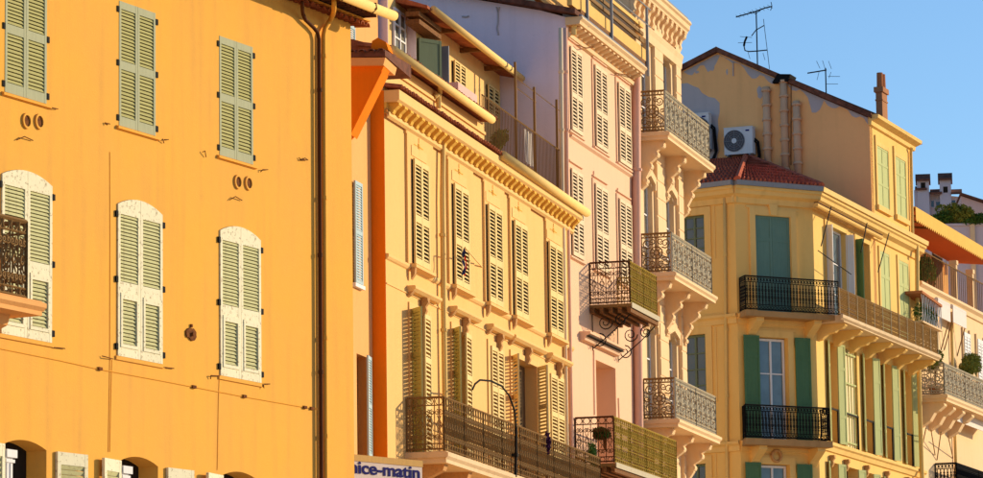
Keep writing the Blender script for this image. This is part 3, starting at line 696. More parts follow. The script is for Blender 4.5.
# ================================================================ D: the pink house
hD = thing('pink_house', 'pink house with pale louvred shutters, olive iron balconies and bare lilac end wall', 'house', D.w(UD/2, -4))
zct = (D.z(574, 10, .35)+D.z(646, 70, .35))/2
zcb = (D.z(561, 26, .12)+D.z(632, 80, .12))/2
d1 = row(D, [(570, 581, 46, 129), (594.5, 606, 64, 146), (618, 629.5, 84, 160)], .03)
d2 = row(D, [(571, 582, 168, 254), (595, 607, 184.5, 268), (619, 630.5, 198.5, 280)], .03)
zst = (D.z(568, 132, .05)+D.z(631, 172, .05))/2
bD1 = bpx(D, 629.2, 656, .97, 261, 303); bD2 = bpx(D, 613.4, 676, .92, 416.5, 463)
dr = row(D, [(596.5, 616, 360, 440)])[0]
du = D.u(595, 330); du2 = D.u(617, 340)
ops = [(dr[0], dr[1], bD2[2], dr[3], 1.1)]
part('wall', wall(0, UD, 0, zct-.1, ops), 'pink_plaster', hD, D)
part('end_wall', MB().prof([(-.004, 0), (-14, 0), (-14, zct+3.4), (-.6, zct+.22), (-.004, zct+.02)], -.012, .02), 'lilac_plaster_and_shade', hD, D)
part('roof', MB().prof([(.30, zct+.02), (-14, zct+3.45), (-14, zct+3.6), (.30, zct+.14)], -.35, UD), 'dark_tile', hD, D)
part('rooms', MB().box(.03, UD-.01, -14, -1.12, 0, zct), 'pink_plaster', hD, D)
part('door_panel', MB().box(dr[0], dr[1], -1.1, -1.09, bD2[2], dr[3]), 'pink_louvre', hD, D)
u, z = D.p(605.5, 402, -1.0)
part('wall_lamp', MB().tube([(u, -1.09, z), (u, -1.06, z)], .16, 14).tube([(u+.13*math.cos(k*math.pi/6), -1.045, z+.13*math.sin(k*math.pi/6)) for k in range(12)], .03, 6, closed=True), 'zinc', hD, D)
# cornice with modillions
part('cornice', MB().prof([(0, zct), (.40, zct), (.42, zct-.05), (.36, zct-.10), (.34, zct-.17), (.0, zct-.19)], -.10, UD+.0), 'cream_stone', hD, D)
part('roof_edge', MB().prof([(.36, zct+.02), (.36, zct+.07), (-.1, zct+.15), (-.1, zct+.02)], .05, UD), 'zinc', hD, D)
part('frieze', MB().prof([(0, zct-.19), (.05, zct-.19), (.05, zcb+.06), (.10, zcb+.02), (.08, zcb-.06), (0, zcb-.08)], 0, UD), 'cream_stone', hD, D)
mh = (zct-.19)-(zcb+.07); nm = round(UD/.40)
copies('modillion', MB().prof([(.05, mh-.003), (.31, mh-.003), (.31, mh*.7), (.24, mh*.45), (.13, mh*.2), (.10, 0), (.05, 0)], -.08, .08), 'cream_stone', hD, [(UD*(k+.5)/nm, 0, zcb+.07) for k in range(nm)], D)
part('gutter_end', MB().tube([(.06, .16, zcb-.02), (.06, .16, zcb+.16), (.0, .2, zcb+.22)], .06, 8), 'gutter_paint', hD, D)
for o_, m_ in ((.06, 'rosy_pipe'), (.0, 'pink_louvre')):
    pipe('downpipe', [(560.5+o_*80, 28, .07), (562+o_*80, 170, .07)], .05, m_, 0, hD, D, collars=((561+o_*80, 72), (561.5+o_*80, 130)))
part('string_course', MB().prof([(0, zst), (.06, zst-.01), (.06, zst-.05), (0, zst-.10)], .15, UD-.02), 'pink_plaster', hD, D)
for w in d1+d2:
    part('surround', MB().box(w[0]-.13, w[0]-.03, 0, .03, w[2]-.05, w[3]+.12).box(w[1]+.03, w[1]+.13, 0, .03, w[2]-.05, w[3]+.12).box(w[0]-.03, w[1]+.03, 0, .028, w[3]+.02, w[3]+.12), 'pink_plaster', hD, D)
    part('lintel', MB().prof([(0, w[3]+.20), (.05, w[3]+.19), (.05, w[3]+.16), (0, w[3]+.14)], w[0]-.1, w[1]+.1), 'pink_plaster', hD, D)
    part('sill', MB().prof([(0, w[2]-.02), (.07, w[2]-.03), (.07, w[2]-.07), (0, w[2]-.10)], w[0]-.16, w[1]+.16), 'pink_plaster', hD, D)
    pair(hD, D, w, .045, 'pink_louvre', 'pink_louvre', [(.05, .40, 'louvre'), (.46, .96, 'louvre')], .085, sw=.06, hinges=False)
# French doors behind the small balcony, and the doorway's hood
f = row(D, [(595, 607, 276, 303), (619, 630.5, 288, 315)], .03)
for w in f:
    w = (w[0], w[1], bD1[2], w[2]+1.0)
def olive(ext, dep, beams):
    b = balcony(hD, D, ext, dep, .07, 'lattice', 'olive_iron', 'brown_iron', over=.04, r=.0085, sides=(0, 1), npan=max(1, round((ext[1]-ext[0])/1.6)), nose=False)
    part('railing_panel', iron((ext[0], .02), (ext[0], dep), ext[2]+.02, ext[3], 'scroll', .011), 'brown_pipe', b)  # near side in dark brown: shade put into the iron's colour
    for k in range(beams):
        o_ = .08+(dep-.1)*k/(beams-1); part('floor_beam', MB().box(ext[0]-.05, ext[1]+.05, o_-.045, o_+.045, ext[2]-.20, ext[2]-.074), 'wood', b)
    part('floor_edge', MB().box(ext[0]-.05, ext[1]+.05, dep+.045, dep+.065, ext[2]-.10, ext[2]+.02), 'pale_iron', b)
    return b
b1 = olive(bD1, .97, 5); b2 = olive(bD2, .92, 5)
for uu in (bD1[0]+.12, bD1[1]-.12):
    mb = MB(); zz = bD1[2]-.2
    M = lambda s_, z_: (uu, s_, z_)
    spiral(mb, M, .72, zz-.16, .15, 1.6, math.pi/2, 1, .014, 18); spiral(mb, M, .34, zz-.20, .18, 1.6, 0, -1, .014, 18); spiral(mb, M, .20, zz-.62, .17, 1.5, math.pi/2, -1, .014, 18)
    mb.tube([M(.95, zz-.02), M(.62, zz-.34), M(.36, zz-.55), M(.04, zz-.8)], .013, 5).tube([M(.03, zz), M(.03, zz-.85)], .013, 5)
    part('scroll_bracket', mb, 'dark_iron', b1)
a = D.u(590, 331, .25); b = D.u(625, 347, .25); zh = (D.z(590, 331, .25)+D.z(625.9, 347.6, .25))/2
part('door_hood', MB().prof([(0, zh), (.26, zh-.01), (.26, zh-.06), (.16, zh-.10), (.12, zh-.2), (0, zh-.22)], a, b), 'pink_plaster', hD, D)
part('hood_underside', MB().box(a+.03, b-.03, .125, .24, zh-.115, zh-.102), 'dark_iron', hD, D)
for x, ya, yb in ((593.3, 50, 146), (617.3, 90, 160), (593.8, 171, 262), (617.8, 188, 262), (593.8, 350, 415), (618.5, 398, 420)): wire('cable_and_line', [(x, ya), (x+.8, yb)], .014, 'rosy_pipe', .02, D, hD)  # thin rosy uprights beside the openings, drawn as tubes
wire('cable_and_line', [(577, 45, .1), (586, 48, .2), (594, 47, .1)], .012, 'rust', pl=D, th=hD); wire('cable_and_line', [(615, 73, .1), (626, 75, .15), (633, 79, .1)], .012, 'rust', pl=D, th=hD)
pipe('downpipe', [(636.3, 76, .11), (636.6, 250, .11), (639.5, 470, .11)], .11, 'rosy_pipe', 0, hD, D, n=10, collars=((636.5, 170), (638, 330)))
# roof terrace in timber above the cornice
zp0 = D.z(640, 58, .25); zp1 = D.z(640, 44, .25); ua = D.u(578, 0, .25); ub = D.u(647, 60, .25)
part('terrace_beam', MB().box(-.3, ub, .10, .22, zp0, zp1), 'plank_paint', hD, D)
part('terrace_deck', MB().box(.2, ub, -.9, .30, zp0-.10, zp0-.003), 'wood', hD, D)
part('terrace_parapet', MB().box(-.3, ub-.1, -.9, -.75, zp1, zp1+1.0), 'yellow_plaster', hD, D)
for k in range(3): part('terrace_slat', MB().box(-.3, ub, .14, .18, zp1+.16+k*.19, zp1+.25+k*.19), 'plank_paint' if k == 2 else 'brown_iron', hD, D)
for x, yb, yt_ in ((587.5, 27, -25), (612, 46, -8), (648, 76, 9)):
    u, z = D.p(x, yb, .34); part('terrace_post', MB().box(u-.03, u+.03, .31, .37, z, D.z(x, yt_, .34)), 'zinc', hD, D)
for za, zb in ((27, 28.5), (45.5, 47)):
    pass
part('terrace_rail', MB().tube([(-.2, .36, zp1+1.0), (ub, .36, zp1+1.0)], .02, 5).tube([(-.2, .36, zp1+.55), (ub, .36, zp1+.55)], .015, 5), 'zinc', hD, D)
# ================================================================ E: the ornate cream house
hE = thing('cream_house', 'ornate cream stone house with scrolled consoles and three stacked iron balconies', 'house', E_.w(UE/2, -4))
zcE = E_.z(689, 21, .34); zbE = zcE-.25
e1 = bpx(E_, 664.3, 708, .66, 90.4, 131); e2 = bpx(E_, 671, 710.4, .78, 232.8, 271.5); e3 = bpx(E_, 674.4, 714.8, .80, 378, 418.5)
uw = [(E_.u(644, 210), E_.u(652.5, 210)), (E_.u(664.5, 220), E_.u(674, 220))]
doors = []
for e, ytop in ((e1, None), (e2, 176), (e3, 322)):
    zt_ = e[2]+2.55
    for a, b in uw: doors.append((a, b, e[2], zt_, .22, .22))
part('wall', wall(0, UE, 0, zcE-.3, doors), 'cream_stone', hE, E_)
part('rooms', MB().box(.02, UE-.05, -12, -.24, 0, zcE-.2), 'interior', hE, E_)
part('end_wall', MB().box(UE-.05, UE-.002, -12, -.004, 0, zcE-.3), 'cream_stone', hE, E_)
part('near_end_wall', MB().box(.0, .02, -12, -.004, zct-1, zcE-.3), 'cream_stone', hE, E_)
for a, b, c, d, *_ in doors: glazed(hE, E_, a+.01, b-.01, c, d-.04, -.12, 'white_paint', 'dim_glass' if c != e1[2] else 'window_glass', (2, 3), .06)
# rusticated courses, pilasters, cornice, consoles
ups = [(-.02, .28), (uw[0][1]+.18, uw[1][0]-.18), (UE-.62, UE-.02)]
for a, b in ups: part('pilaster', MB().box(a+.02, b, 0, .08, 0, zbE-.75), 'cream_stone', hE, E_)
z = 6.0
while z < zbE-.8:
    for a, b in ups[1:]: part('course', MB().box(a+.035, b-.015, .08, .095, z+.02, z+.42), 'cream_stone', hE, E_)
    z += .45
part('cornice', MB().prof([(0, zcE), (.36, zcE), (.38, zcE-.07), (.33, zcE-.11), (.32, zcE-.22), (.27, zcE-.26), (.26, zcE-.31), (0, zcE-.31)], -.2, UE+.12), 'cream_stone', hE, E_)
part('roof', MB().box(-.2, UE+.05, -12, .3, zcE+.003, zcE+.10), 'zinc', hE, E_)
part('architrave', MB().prof([(0, zbE-.62), (.12, zbE-.62), (.16, zbE-.68), (.12, zbE-.80), (.10, zbE-1.0), (0, zbE-1.02)], -.02, UE+.05), 'cream_stone', hE, E_)
ch = .95
con = MB().prof([(0, 0), (.235, 0), (.245, -.07), (.215, -.15), (.14, -.20), (.10, -.30), (.12, -.40), (.08, -.48), (0, -.52)], -.10, .10).box(-.12, .12, 0, .25, -.05, -.003).tube([(-.115, .17, -.10), (.115, .17, -.10)], .07, 8)
copies('cornice_console', con, 'cream_stone', hE, [(.1+k*.52, 0.005, zcE-.312) for k in range(int(UE/.52)+1)], E_)
scr_pts = lambda d_: [(0, 0), (d_*.86, 0), (d_*.92, -.06), (d_*.86, -.16), (d_*.70, -.20), (d_*.58, -.28), (d_*.60, -.40), (d_*.46, -.48), (d_*.30, -.56), (d_*.34, -.72), (d_*.22, -.86), (.10, -.95), (.14, -1.08), (0, -1.2)]
def ebal(e, dep):
    b = balcony(hE, E_, e, dep, .20, 'rosette', 'pale_iron', 'cream_stone', over=.09, r=.0155, sides=(0, 1), npan=2)
    part('railing_panel', iron((e[0], .02), (e[0], dep), e[2]+.02, e[3], 'rosette', .013), 'brown_iron', b)  # near side browner than the pale front, its shade put into the colour
    for u in (e[0]+.22, (e[0]+e[1])/2, e[1]-.22):
        mb = MB().prof([(o_, e[2]-.20+z_) for o_, z_ in scr_pts(dep)], u-.10, u+.10)
        part('console', mb, 'cream_stone', b)
        for s_, z_, r_ in ((dep*.80, -.11, .07), (dep*.54, -.33, .09), (dep*.29, -.62, .09), (dep*.14, -.98, .07)):
            sc = MB().tube([(u-.13, s_, e[2]-.2+z_), (u+.13, s_, e[2]-.2+z_)], r_, 10)
            for q in (-.135, .135): sc.tube([(u+q, s_, e[2]-.2+z_), (u+q*1.16, s_, e[2]-.2+z_)], r_*.5, 8)
            part('scroll', sc, 'cream_stone', b)
    return b
for e, dp in ((e1, .66), (e2, .78), (e3, .80)): ebal(e, dp)
for e in (e2, e3):
    for a, b in uw: part('door_arch', MB().ext([(a-.12, e[2]+2.30), (a-.12, e[2]+2.62), ((a+b)/2, e[2]+2.80), (b+.12, e[2]+2.62), (b+.12, e[2]+2.30), (b+.02, e[2]+2.30), (b+.02, e[2]+2.45), ((a+b)/2, e[2]+2.6), (a-.02, e[2]+2.45), (a-.02, e[2]+2.30)], .0, .09), 'cream_stone', hE, E_)
De = Plane(D.th+90, at=D.O)
for pix in ([(496.5, 7), (498, 14), (499.5, 7)], [(498, 12), (498, 22), (497, 28), (498.5, 35)], [(462, 16.5), (466, 17), (469, 16)]):
    wire('wall_tie', [(x, y, .025) for x, y in pix], .022, 'gable_bare', pl=De, th=hD)
# ================================================================ F: corner house with the red hipped roof, and its taller rear part G
hF = thing('corner_house', 'ochre corner house with green shutters, red hipped roof and wrap-around balcony', 'house', FR.w(3, -4))
zeF = (FK.z(760, 197, .0)+FK.z(800, 197, 0))/2           # wall head under the eaves
L_ = 6.0
zu = FK.z(745, 310, .55); zl = FK.z(745, 438, .55)         # balcony floors
zru = FK.z(745, 275.5, .55); zrl = FK.z(745, 404.5, .55)
# corner face
tk = row(FK, [(755.5, 790.5, 215, 300)])[0]
tk = (tk[0], tk[1], zu, tk[3])
gk = row(FK, [(759, 788, 337, 430)])[0]; gk = (gk[0], gk[1], zl, gk[3])
gk2 = row(FK, [(761, 790, 464, 560)])[0]
part('corner_wall', wall(UK, 0, 0, zeF, [(*tk, .12), (*gk, .25), (*gk2, .25)]), 'ochre_plaster', hF, FK)
pair(hF, FK, tk, -.06, 'teal_paint', 'teal_paint', [(.03, .30, 'solid'), (.33, .74, 'solid'), (.78, .97, 'solid')], .06, hinges=True, t=.04, sw=.08)
part('keystone', MB().ext([((tk[0]+tk[1])/2-.10, tk[3]+.02), ((tk[0]+tk[1])/2+.10, tk[3]+.02), ((tk[0]+tk[1])/2+.15, tk[3]+.33), ((tk[0]+tk[1])/2-.15, tk[3]+.33)], 0, .09), 'ochre_trim', hF, FK)
for w in (tk, gk, gk2):
    part('surround', MB().box(w[0]-.2, w[0]-.005, 0, .05, w[2], w[3]+.2).box(w[1]+.005, w[1]+.2, 0, .05, w[2], w[3]+.2).box(w[0]-.005, w[1]+.005, 0, .048, w[3]+.004, w[3]+.2).box(w[0]-.3, w[1]+.3, 0, .03, w[3]+.2, w[3]+.26), 'ochre_trim', hF, FK)
for w in (gk, gk2):
    glazed(hF, FK, w[0]+.02, w[1]-.02, w[2], w[3]-.02, -.12, 'white_paint', 'sky_glass', (2, 3), .07)
    hh = w[3]-w[2]
    for sg, hg in ((-1, w[0]-.02), (1, w[1]+.22)):
        wd_ = .52
        leaf(hF, FK, hg if sg < 0 else hg, sg, wd_, w[2]+.03, hh, .07, 0, 'deep_green', 'deep_green', [(.08, hh*.36, 'solid'), (hh*.40, hh*.78, 'solid'), (hh*.81, hh-.07, 'solid')], t=.035, sw=.06)
# left face
wl2 = [row(FL, [(683, 705, 217, 262)])[0], row(FL, [(684, 706.5, 336, 405)])[0], row(FL, [(688, 707, 465, 560)])[0]]
ULl = FL.u(640, 300)
part('left_wall', wall(ULl, 0, 0, zeF, [(*w, .10) for w in wl2]), 'ochre_plaster', hF, FL)
for w in wl2:
    glazed(hF, FL, w[0]+.01, w[1]-.01, w[2], w[3]-.01, -.05, 'dull_green', 'dim_glass', (2, 4), .06)
    part('surround', MB().box(w[1]+.005, w[1]+.22, 0, .04, w[2]-.1, w[3]+.22).box(w[0]-.2, w[1]+.005, 0, .038, w[3]+.004, w[3]+.22).box(w[1]+.32, w[1]+.36, 0, .02, w[2], w[3]+.3), 'ochre_trim', hF, FL)
    mm = (w[0]+w[1])/2-.2; part('keystone', MB().ext([(mm-.1, w[3]+.02), (mm+.1, w[3]+.02), (mm+.15, w[3]+.32), (mm-.15, w[3]+.32)], 0, .07), 'ochre_trim', hF, FL)
pipe('downpipe', [(724.5, 198, .07), (725.5, 300, .07), (727, 470, .07)], .045, 'yellow_pipe', 0, hF, FL, collars=((725, 255), (726, 330), (726.8, 396)))
# street front on the right
up = row(FR, [(826, 846, 222, 290), (856, 869, 243, 305), (880, 889, 252, 320), (898.5, 908, 262, 330)]); zuw = FR.z(880, 251)
up = [(w[0], w[1], zu, zuw) for w in up]
lo_ = [(830, 838), (844.5, 858), (864.5, 873), (884.5, 892), (904.5, 911.5)]
zlt = (FR.z(830, 340)+FR.z(904, 372))/2; zlb = (FR.z(831, 442)+FR.z(918, 470.5))/2
lo = [(FR.u(a, 390), FR.u(b, 390), zlb+.05, zlt) for a, b in lo_]
lo2 = [(FR.u(a, 470), FR.u(b, 470), zlb-3.2, zlb-.55) for a, b in lo_]
part('street_wall', wall(0, UF, 0, zeF, [(*w, .30) for w in up[:2]]+[(*w, .08) for w in up[2:]]+[(*w, .34) for w in lo]+[(*w, .34) for w in lo2]), 'ochre_plaster', hF, FR)
part('rooms', MB().box(.8, UF-.02, -9, -.36, 0, zeF), 'interior', hF, FR)
part('far_wall', MB().box(UF-.04, UF-.002, -9, -.004, 0, zeF), 'ochre_plaster', hF, FR)
for i, w in enumerate(up):
    part('window', MB().box(w[0], w[1], -.29 if i < 2 else -.075, -.28 if i < 2 else -.07, w[2], w[3]), 'interior', hF, FR)
    part('surround', MB().box(w[0]-.14, w[0]-.005, 0, .04, w[2], w[3]+.14).box(w[1]+.005, w[1]+.14, 0, .04, w[2], w[3]+.14).box(w[0]-.005, w[1]+.005, 0, .038, w[3]+.004, w[3]+.14), 'ochre_trim', hF, FR)
w = up[0]; hh = w[3]-w[2]
glazed(hF, FR, w[0]+.02, w[1]-.02, w[2], w[3], -.14, 'white_paint', 'sky_glass', (2, 3), .06)
for hg, sg, an in ((w[0], 1, 100), (w[1], -1, 100)):
    leaf(hF, FR, hg, sg, .24, w[2]+.02, hh-.05, .0, R(an), 'white_paint', 'white_paint', [(.1, hh*.3, 'solid'), (hh*.34, hh-.2, 'solid')], name='door', sw=.06)
w = up[1]; leaf(hF, FR, w[0], 1, .30, w[2]+.02, hh-.05, .03, R(120), 'deep_green', 'deep_green', [(.1, hh-.2, 'solid')])
for w in up[2:]: pair(hF, FR, w, .0, 'sage_paint', 'sage_paint', [(.04, .36, 'solid'), (.40, .72, 'solid'), (.76, .97, 'solid')], .06, hinges=False, sw=.05)
for i, w in enumerate(lo):
    hh = w[3]-w[2]; P = [(.08, hh*.26, 'solid'), (hh*.29, hh*.74, 'solid'), (hh*.77, hh-.06, 'solid')]
    part('window', MB().box(w[0], w[1], -.33, -.32, w[2], w[3]), 'interior', hF, FR)
    if i == 1:
        mb = MB()
        for k in range(6): mb.box(w[0]+(w[1]-w[0])*k/5-.02, w[0]+(w[1]-w[0])*k/5+.02, -.06, -.03, w[2], w[3])
        for k in range(4): mb.box(w[0], w[1], -.055, -.035, w[2]+hh*(.04+k*.3), w[2]+hh*(.04+k*.3)+.05)
        part('window_grille', mb, 'sage_paint', hF, FR); part('blind', MB().box(w[0]+.02, w[1]-.02, -.12, -.10, w[2], w[3]), 'pink_louvre', hF, FR)
    part('reveal', MB().box(w[1]-.02, w[1]-.001, -.30, -.002, w[2], w[3]), 'ochre_plaster', hF, FR)
    for hg, sg, an in ((w[0], 1, 168), (w[1], -1, 164)):
        if i == 1 and sg < 0: continue
        ob = leaf(hF, FR, hg, sg, .40, w[2], hh, .03, R(an), 'sage_paint', 'sage_paint', P, sw=.05)
    part('window_rail', MB().box(w[0]+.01, w[1]-.01, -.02, .01, w[2]+.95, w[2]+1.0).box(w[1]-.12, w[1]-.06, -.02, .02, w[2], w[2]+1.0), 'dark_iron', hF, FR)
for i, w in enumerate(lo2):
    part('window', MB().box(w[0], w[1], -.33, -.32, w[2], w[3]), 'interior', hF, FR)
    for hg, sg, an in ((w[0], 1, 168), (w[1], -1, 164)): leaf(hF, FR, hg, sg, .40, w[2], w[3]-w[2], .03, R(an), 'sage_paint', 'sage_paint', [(.08, 1.2, 'solid'), (1.3, w[3]-w[2]-.07, 'solid')], sw=.05)
part('string_course', MB().prof([(0, zlb), (.16, zlb-.02), (.16, zlb-.10), (.10, zlb-.14), (.06, zlb-.26), (0, zlb-.28)], .02, UF), 'ochre_trim', hF, FR)
for i, w in enumerate(lo2):
    part('keystone', kst_me.copy() if 0 else kst_me, '', hF, FR, loc=(w[0]+.0, .02, zlb-.55))
# upper balcony: slab round the corner, brackets, iron on the corner, reed screen on the street
dF = .85
v0 = FK.u(745, 276, .55)
b_k = part('balcony', MB().plan([(UK+.05, 0), (v0-.05, .62), (.45, .62), (.2, 0)], zu-.16, zu), 'stained_stone', hF, FK)
part('railing_panel', iron((v0, .55), (FK.u(838, 281, .55), .55), zu+.02, zru, 'baluster', .011), 'black_iron', b_k)
part('railing_panel', iron((UK+.08, .03), (v0, .55), zu+.02, zru, 'baluster', .011), 'black_iron', b_k)
us0 = FR.u(838, 282, dF); us1 = FR.u(937, 338, dF); zs1 = (FR.z(838, 282, dF)+FR.z(937, 338, dF))/2; zs0 = (FR.z(838, 312, dF)+FR.z(937, 356, dF))/2
b_r = part('balcony', MB().box(-.2, us1, 0, dF+.05, zu-.20, zu).prof([(dF+.05, zu), (dF+.12, zu-.03), (dF+.12, zu-.12), (dF+.05, zu-.17)], us0, us1), 'concrete', hF, FR)
mb = MB(); zq = zs0; k = 0
while zq < zs1:
    hh = random.uniform(.030, .045); o_ = dF+random.uniform(-.012, .012)
    mb.box(us0, us1, o_-.012, o_+.012, zq, zq+hh*.66); zq += hh
part('reed_screen', mb, 'reed', b_r, kind='stuff')
for k in range(13):
    u = us0+(us1-us0)*k/12; part('screen_tie', MB().box(u-.008, u+.008, dF+.03, dF+.042, zs0, zs1+.02), 'pale_iron', b_r)
part('handrail', MB().tube([(us0, dF, zs1+.02), (us1, dF, zs1+.02)], .02, 5), 'brown_iron', b_r)
part('railing_panel', iron((us1, .03), (us1, dF), zu+.02, zs1, 'baluster', .011), 'brown_iron', b_r)
br = MB().prof([(0, 0), (.82, 0), (.84, -.06), (.74, -.14), (.60, -.16), (.52, -.24), (.30, -.28), (.14, -.42), (0, -.46)], -.12, .12)
brm = br.mesh('bracket', 'ochre_trim')
for k in range(7):
    part('bracket', brm, '', b_r, loc=(.25+(us1-.6)*k/6, 0, zu-.203))
for u in (UK+.45, -.25): part('bracket', br.prof([(0, 0), (.45, 0), (.40, -.14), (.1, -.5), (0, -.5)], -.12, .12).mesh('bracket', 'ochre_trim'), '', b_k, loc=(u, -.15, zu-.163)) if 0 else part('bracket', MB().prof([(0, 0), (.5, 0), (.5, -.10), (.34, -.22), (.14, -.36), (0, -.52)], -.13, .13), 'ochre_trim', b_k, loc=(u, 0, zu-.163))
# lower balcony on the corner
v1 = FK.u(745, 405, .55); ve = FK.u(829, 405, .55)
b_l = part('balcony', MB().plan([(UK+.05, 0), (v1-.05, .62), (ve+.05, .62), (.12, 0)], zl-.18, zl), 'stained_stone', hF, FK)
part('railing_panel', iron((v1, .55), (ve, .55), zl+.02, zrl, 'baluster', .012), 'black_iron', b_l)
part('railing_panel', iron((UK+.08, .03), (v1, .55), zl+.02, zrl, 'baluster', .012), 'black_iron', b_l)
part('railing_panel', iron((ve, .55), (.06, .03), zl+.02, zrl, 'baluster', .012), 'black_iron', b_l)
for u in (UK+.45, -.25): part('bracket', MB().prof([(0, 0), (.5, 0), (.5, -.10), (.34, -.22), (.14, -.36), (0, -.52)], -.13, .13), 'ochre_trim', b_l, loc=(u, 0, zl-.183))
part('wreath', MB().tube([(((gk[0]+gk[1])/2)+.16*math.cos(k*math.pi/5), .06, zl-.42+.16*math.sin(k*math.pi/5)) for k in range(10)], .05, 6, closed=True), 'ornament', b_l)
for pl, a, b in ((FK, UK, 0), (FL, ULl, 0)):
    for z in (zu, zl): part('string_course', MB().prof([(0, z-.01), (.12, z-.03), (.12, z-.10), (.05, z-.16), (.05, z-.30), (0, z-.32)], a, b), 'ochre_trim', hF, pl)
# eaves and roof
def eave(pl, a, b, nm):
    part('cornice', MB().prof([(0, zeF-.28), (.06, zeF-.26), (.08, zeF-.10), (.22, zeF-.02), (.24, zeF+.08), (.30, zeF+.12), (.30, zeF+.20), (0, zeF+.20)], a, b), 'ochre_trim', hF, pl)
    part('gutter', MB().prof([(.18, zeF+.203), (.36, zeF+.203), (.38, zeF+.34), (.18, zeF+.36)], a, b), nm, hF, pl)
eave(FK, UK-.12, .14, 'zinc'); eave(FL, ULl, .10, 'zinc'); eave(FR, -.05, UF+.25, 'gutter_paint')
def wpt(pl, u, o, z): v = pl.w(u, o); return Vector((v.x, v.y, z))
za_ = GG.z(745, 157.5)
apex = wpt(GG, GG.u(746, 158), .02, za_)
e0 = wpt(FL, ULl, .33, zeF+.34); e1_ = wpt(FK, UK-.1, .33, zeF+.34); e2_ = wpt(FK, .12, .33, zeF+.34); e3_ = wpt(FR, GU+.3, .30, zeF+.34); apl = wpt(GG, GG.u(690, 158), .02, za_)
me = bpy.data.meshes.new('hipped_roof')
me.from_pydata([v-hF.location for v in (e0, e1_, e2_, e3_, apex, apl)], [], [(0, 1, 4, 5), (1, 2, 4), (2, 3, 4)]); me.materials.append(MATS['red_tile'])
ro = part('hipped_roof', me, '', hF)
# tiles laid in rows on the two slopes seen from the street
def rows_on(a, b, c, d, n, m):
    """quads a-b along the eave, d-c along the top; n rows of m tiles"""
    mb = MB(); nrm = (b-a).cross(d-a).normalized(); nrm = nrm if nrm.z > 0 else -nrm
    for i in range(n):
        for j in range(m):
            def P(s, t): return (a+(b-a)*s)*(1-t)+(d+(c-d)*s)*t
            s0, s1, t0, t1 = j/m, (j+.92)/m, i/n, (i+1.08)/n
            k = .05+.015*random.random(); sm = (s0+s1)/2
            p = [P(s0, t0)+nrm*.01, P(sm, t0)+nrm*(k+.05), P(s1, t0)+nrm*.01, P(s1, min(1, t1))+nrm*.005, P(sm, min(1, t1))+nrm*.05, P(s0, min(1, t1))+nrm*.005]
            q = len(mb.v); mb.v += [tuple(x-hF.location) for x in p]; mb.f += [[q, q+1, q+4, q+5], [q+1, q+2, q+3, q+4], [q, q+1, q+2]]
    return mb
part('roof_tiles', rows_on(e1_, e2_, apex, apex, 9, 20), 'red_tile', ro, kind='stuff'); part('roof_tiles', rows_on(e0, e1_, apex, apl, 9, 24), 'red_tile', ro, kind='stuff')
for a, b in ((e1_, apex), (e2_, apex)):
    mb = MB(); mb.tube([(v.x, -v.y, v.z) for v in ((a-hF.location)+Vector((0, 0, .04)), (b-hF.location)+Vector((0, 0, .05)))], .09, 6); part('hip_tiles', mb, 'red_tile', ro)
# ---------------- G: taller gabled rear part
ua0 = GG.u(640, 80); apx = GG.p(717.5, 52.5); rt = GG.p(872, 119); lf = GG.p(682, 71)
sl = (apx[1]-lf[1])/(apx[0]-lf[0]); lz = apx[1]-sl*(apx[0]-ua0)
gab = [(ua0, zl), (0, zl), (0, rt[1]), (apx[0], apx[1]), (ua0, lz)]
part('gable_wall', MB().ext(gab, -.3, 0), 'gable_plaster', hF, GG)
# bare render where the paint has flaked: under the verge and on the left
def blob(cx, cy, rx, ry, n=26, seed=1):
    rr = random.Random(seed); P = []
    for k in range(n):
        t = 2*math.pi*k/n; j = rr.uniform(.78, 1.15); P.append(GG.p(cx+rx*j*math.cos(t), cy+ry*j*math.sin(t)))
    return P
rr = random.Random(4); top = []; low = []
def edge(x): return 52.5+(x-717.5)*(118-52.5)/(872-717.5) if x > 717.5 else 52.5+(717.5-x)*(71-52.5)/(717.5-682)
for x in range(684, 872, 4):
    top.append(GG.p(x, edge(x)+1.5)); depth = 5+3*math.sin(x*.11)+3*math.sin(x*.31+1)+rr.uniform(-1.3, 1.3)
    depth += 8 if 808 < x < 822 else 0; depth += 5 if 705 < x < 720 else 0
    low.append(GG.p(x, edge(x)+max(2.0, depth)))
mb = MB(); n = len(top)
mb.add([(u, .004, z) for u, z in top]+[(u, .004, z) for u, z in low], [(i, i+1, n+i+1, n+i) for i in range(n-1)])
part('flaked_render', mb, 'gable_bare', hF, GG)
patch = [(678, 84), (688, 83), (693, 86), (699, 88), (702, 93), (709, 97), (715, 98), (719, 103), (720, 112), (718, 120), (719, 130), (717, 140), (719, 150), (716, 162), (678, 162)]
part('flaked_render', MB().add([(*[GG.p(x+rr.uniform(-.6, .6), y)[0]], .004, GG.p(x, y)[1]) for x, y in patch], [tuple(range(len(patch)))]), 'gable_bare', hF, GG)
for x, y, rx, ry, sd in ((697, 72, 2, 1.5, 2), (727, 72, 1, 3, 3), (760, 92, 3, 6, 5), (712, 68, 2.5, 3, 9)):
    part('flaked_render', MB().add([(u, .005, z) for u, z in blob(x, y, rx, ry, 14, sd)], [tuple(range(14))]), 'gable_bare', hF, GG)
# verge
for (a, b) in ((apx, rt), ((ua0, lz), apx)):
    part('verge', MB().ext([(a[0], a[1]), (b[0]+.02, b[1]), (b[0]+.02, b[1]+.16), (a[0], a[1]+.16)], -.6, .18), 'dark_tile', hF, GG)
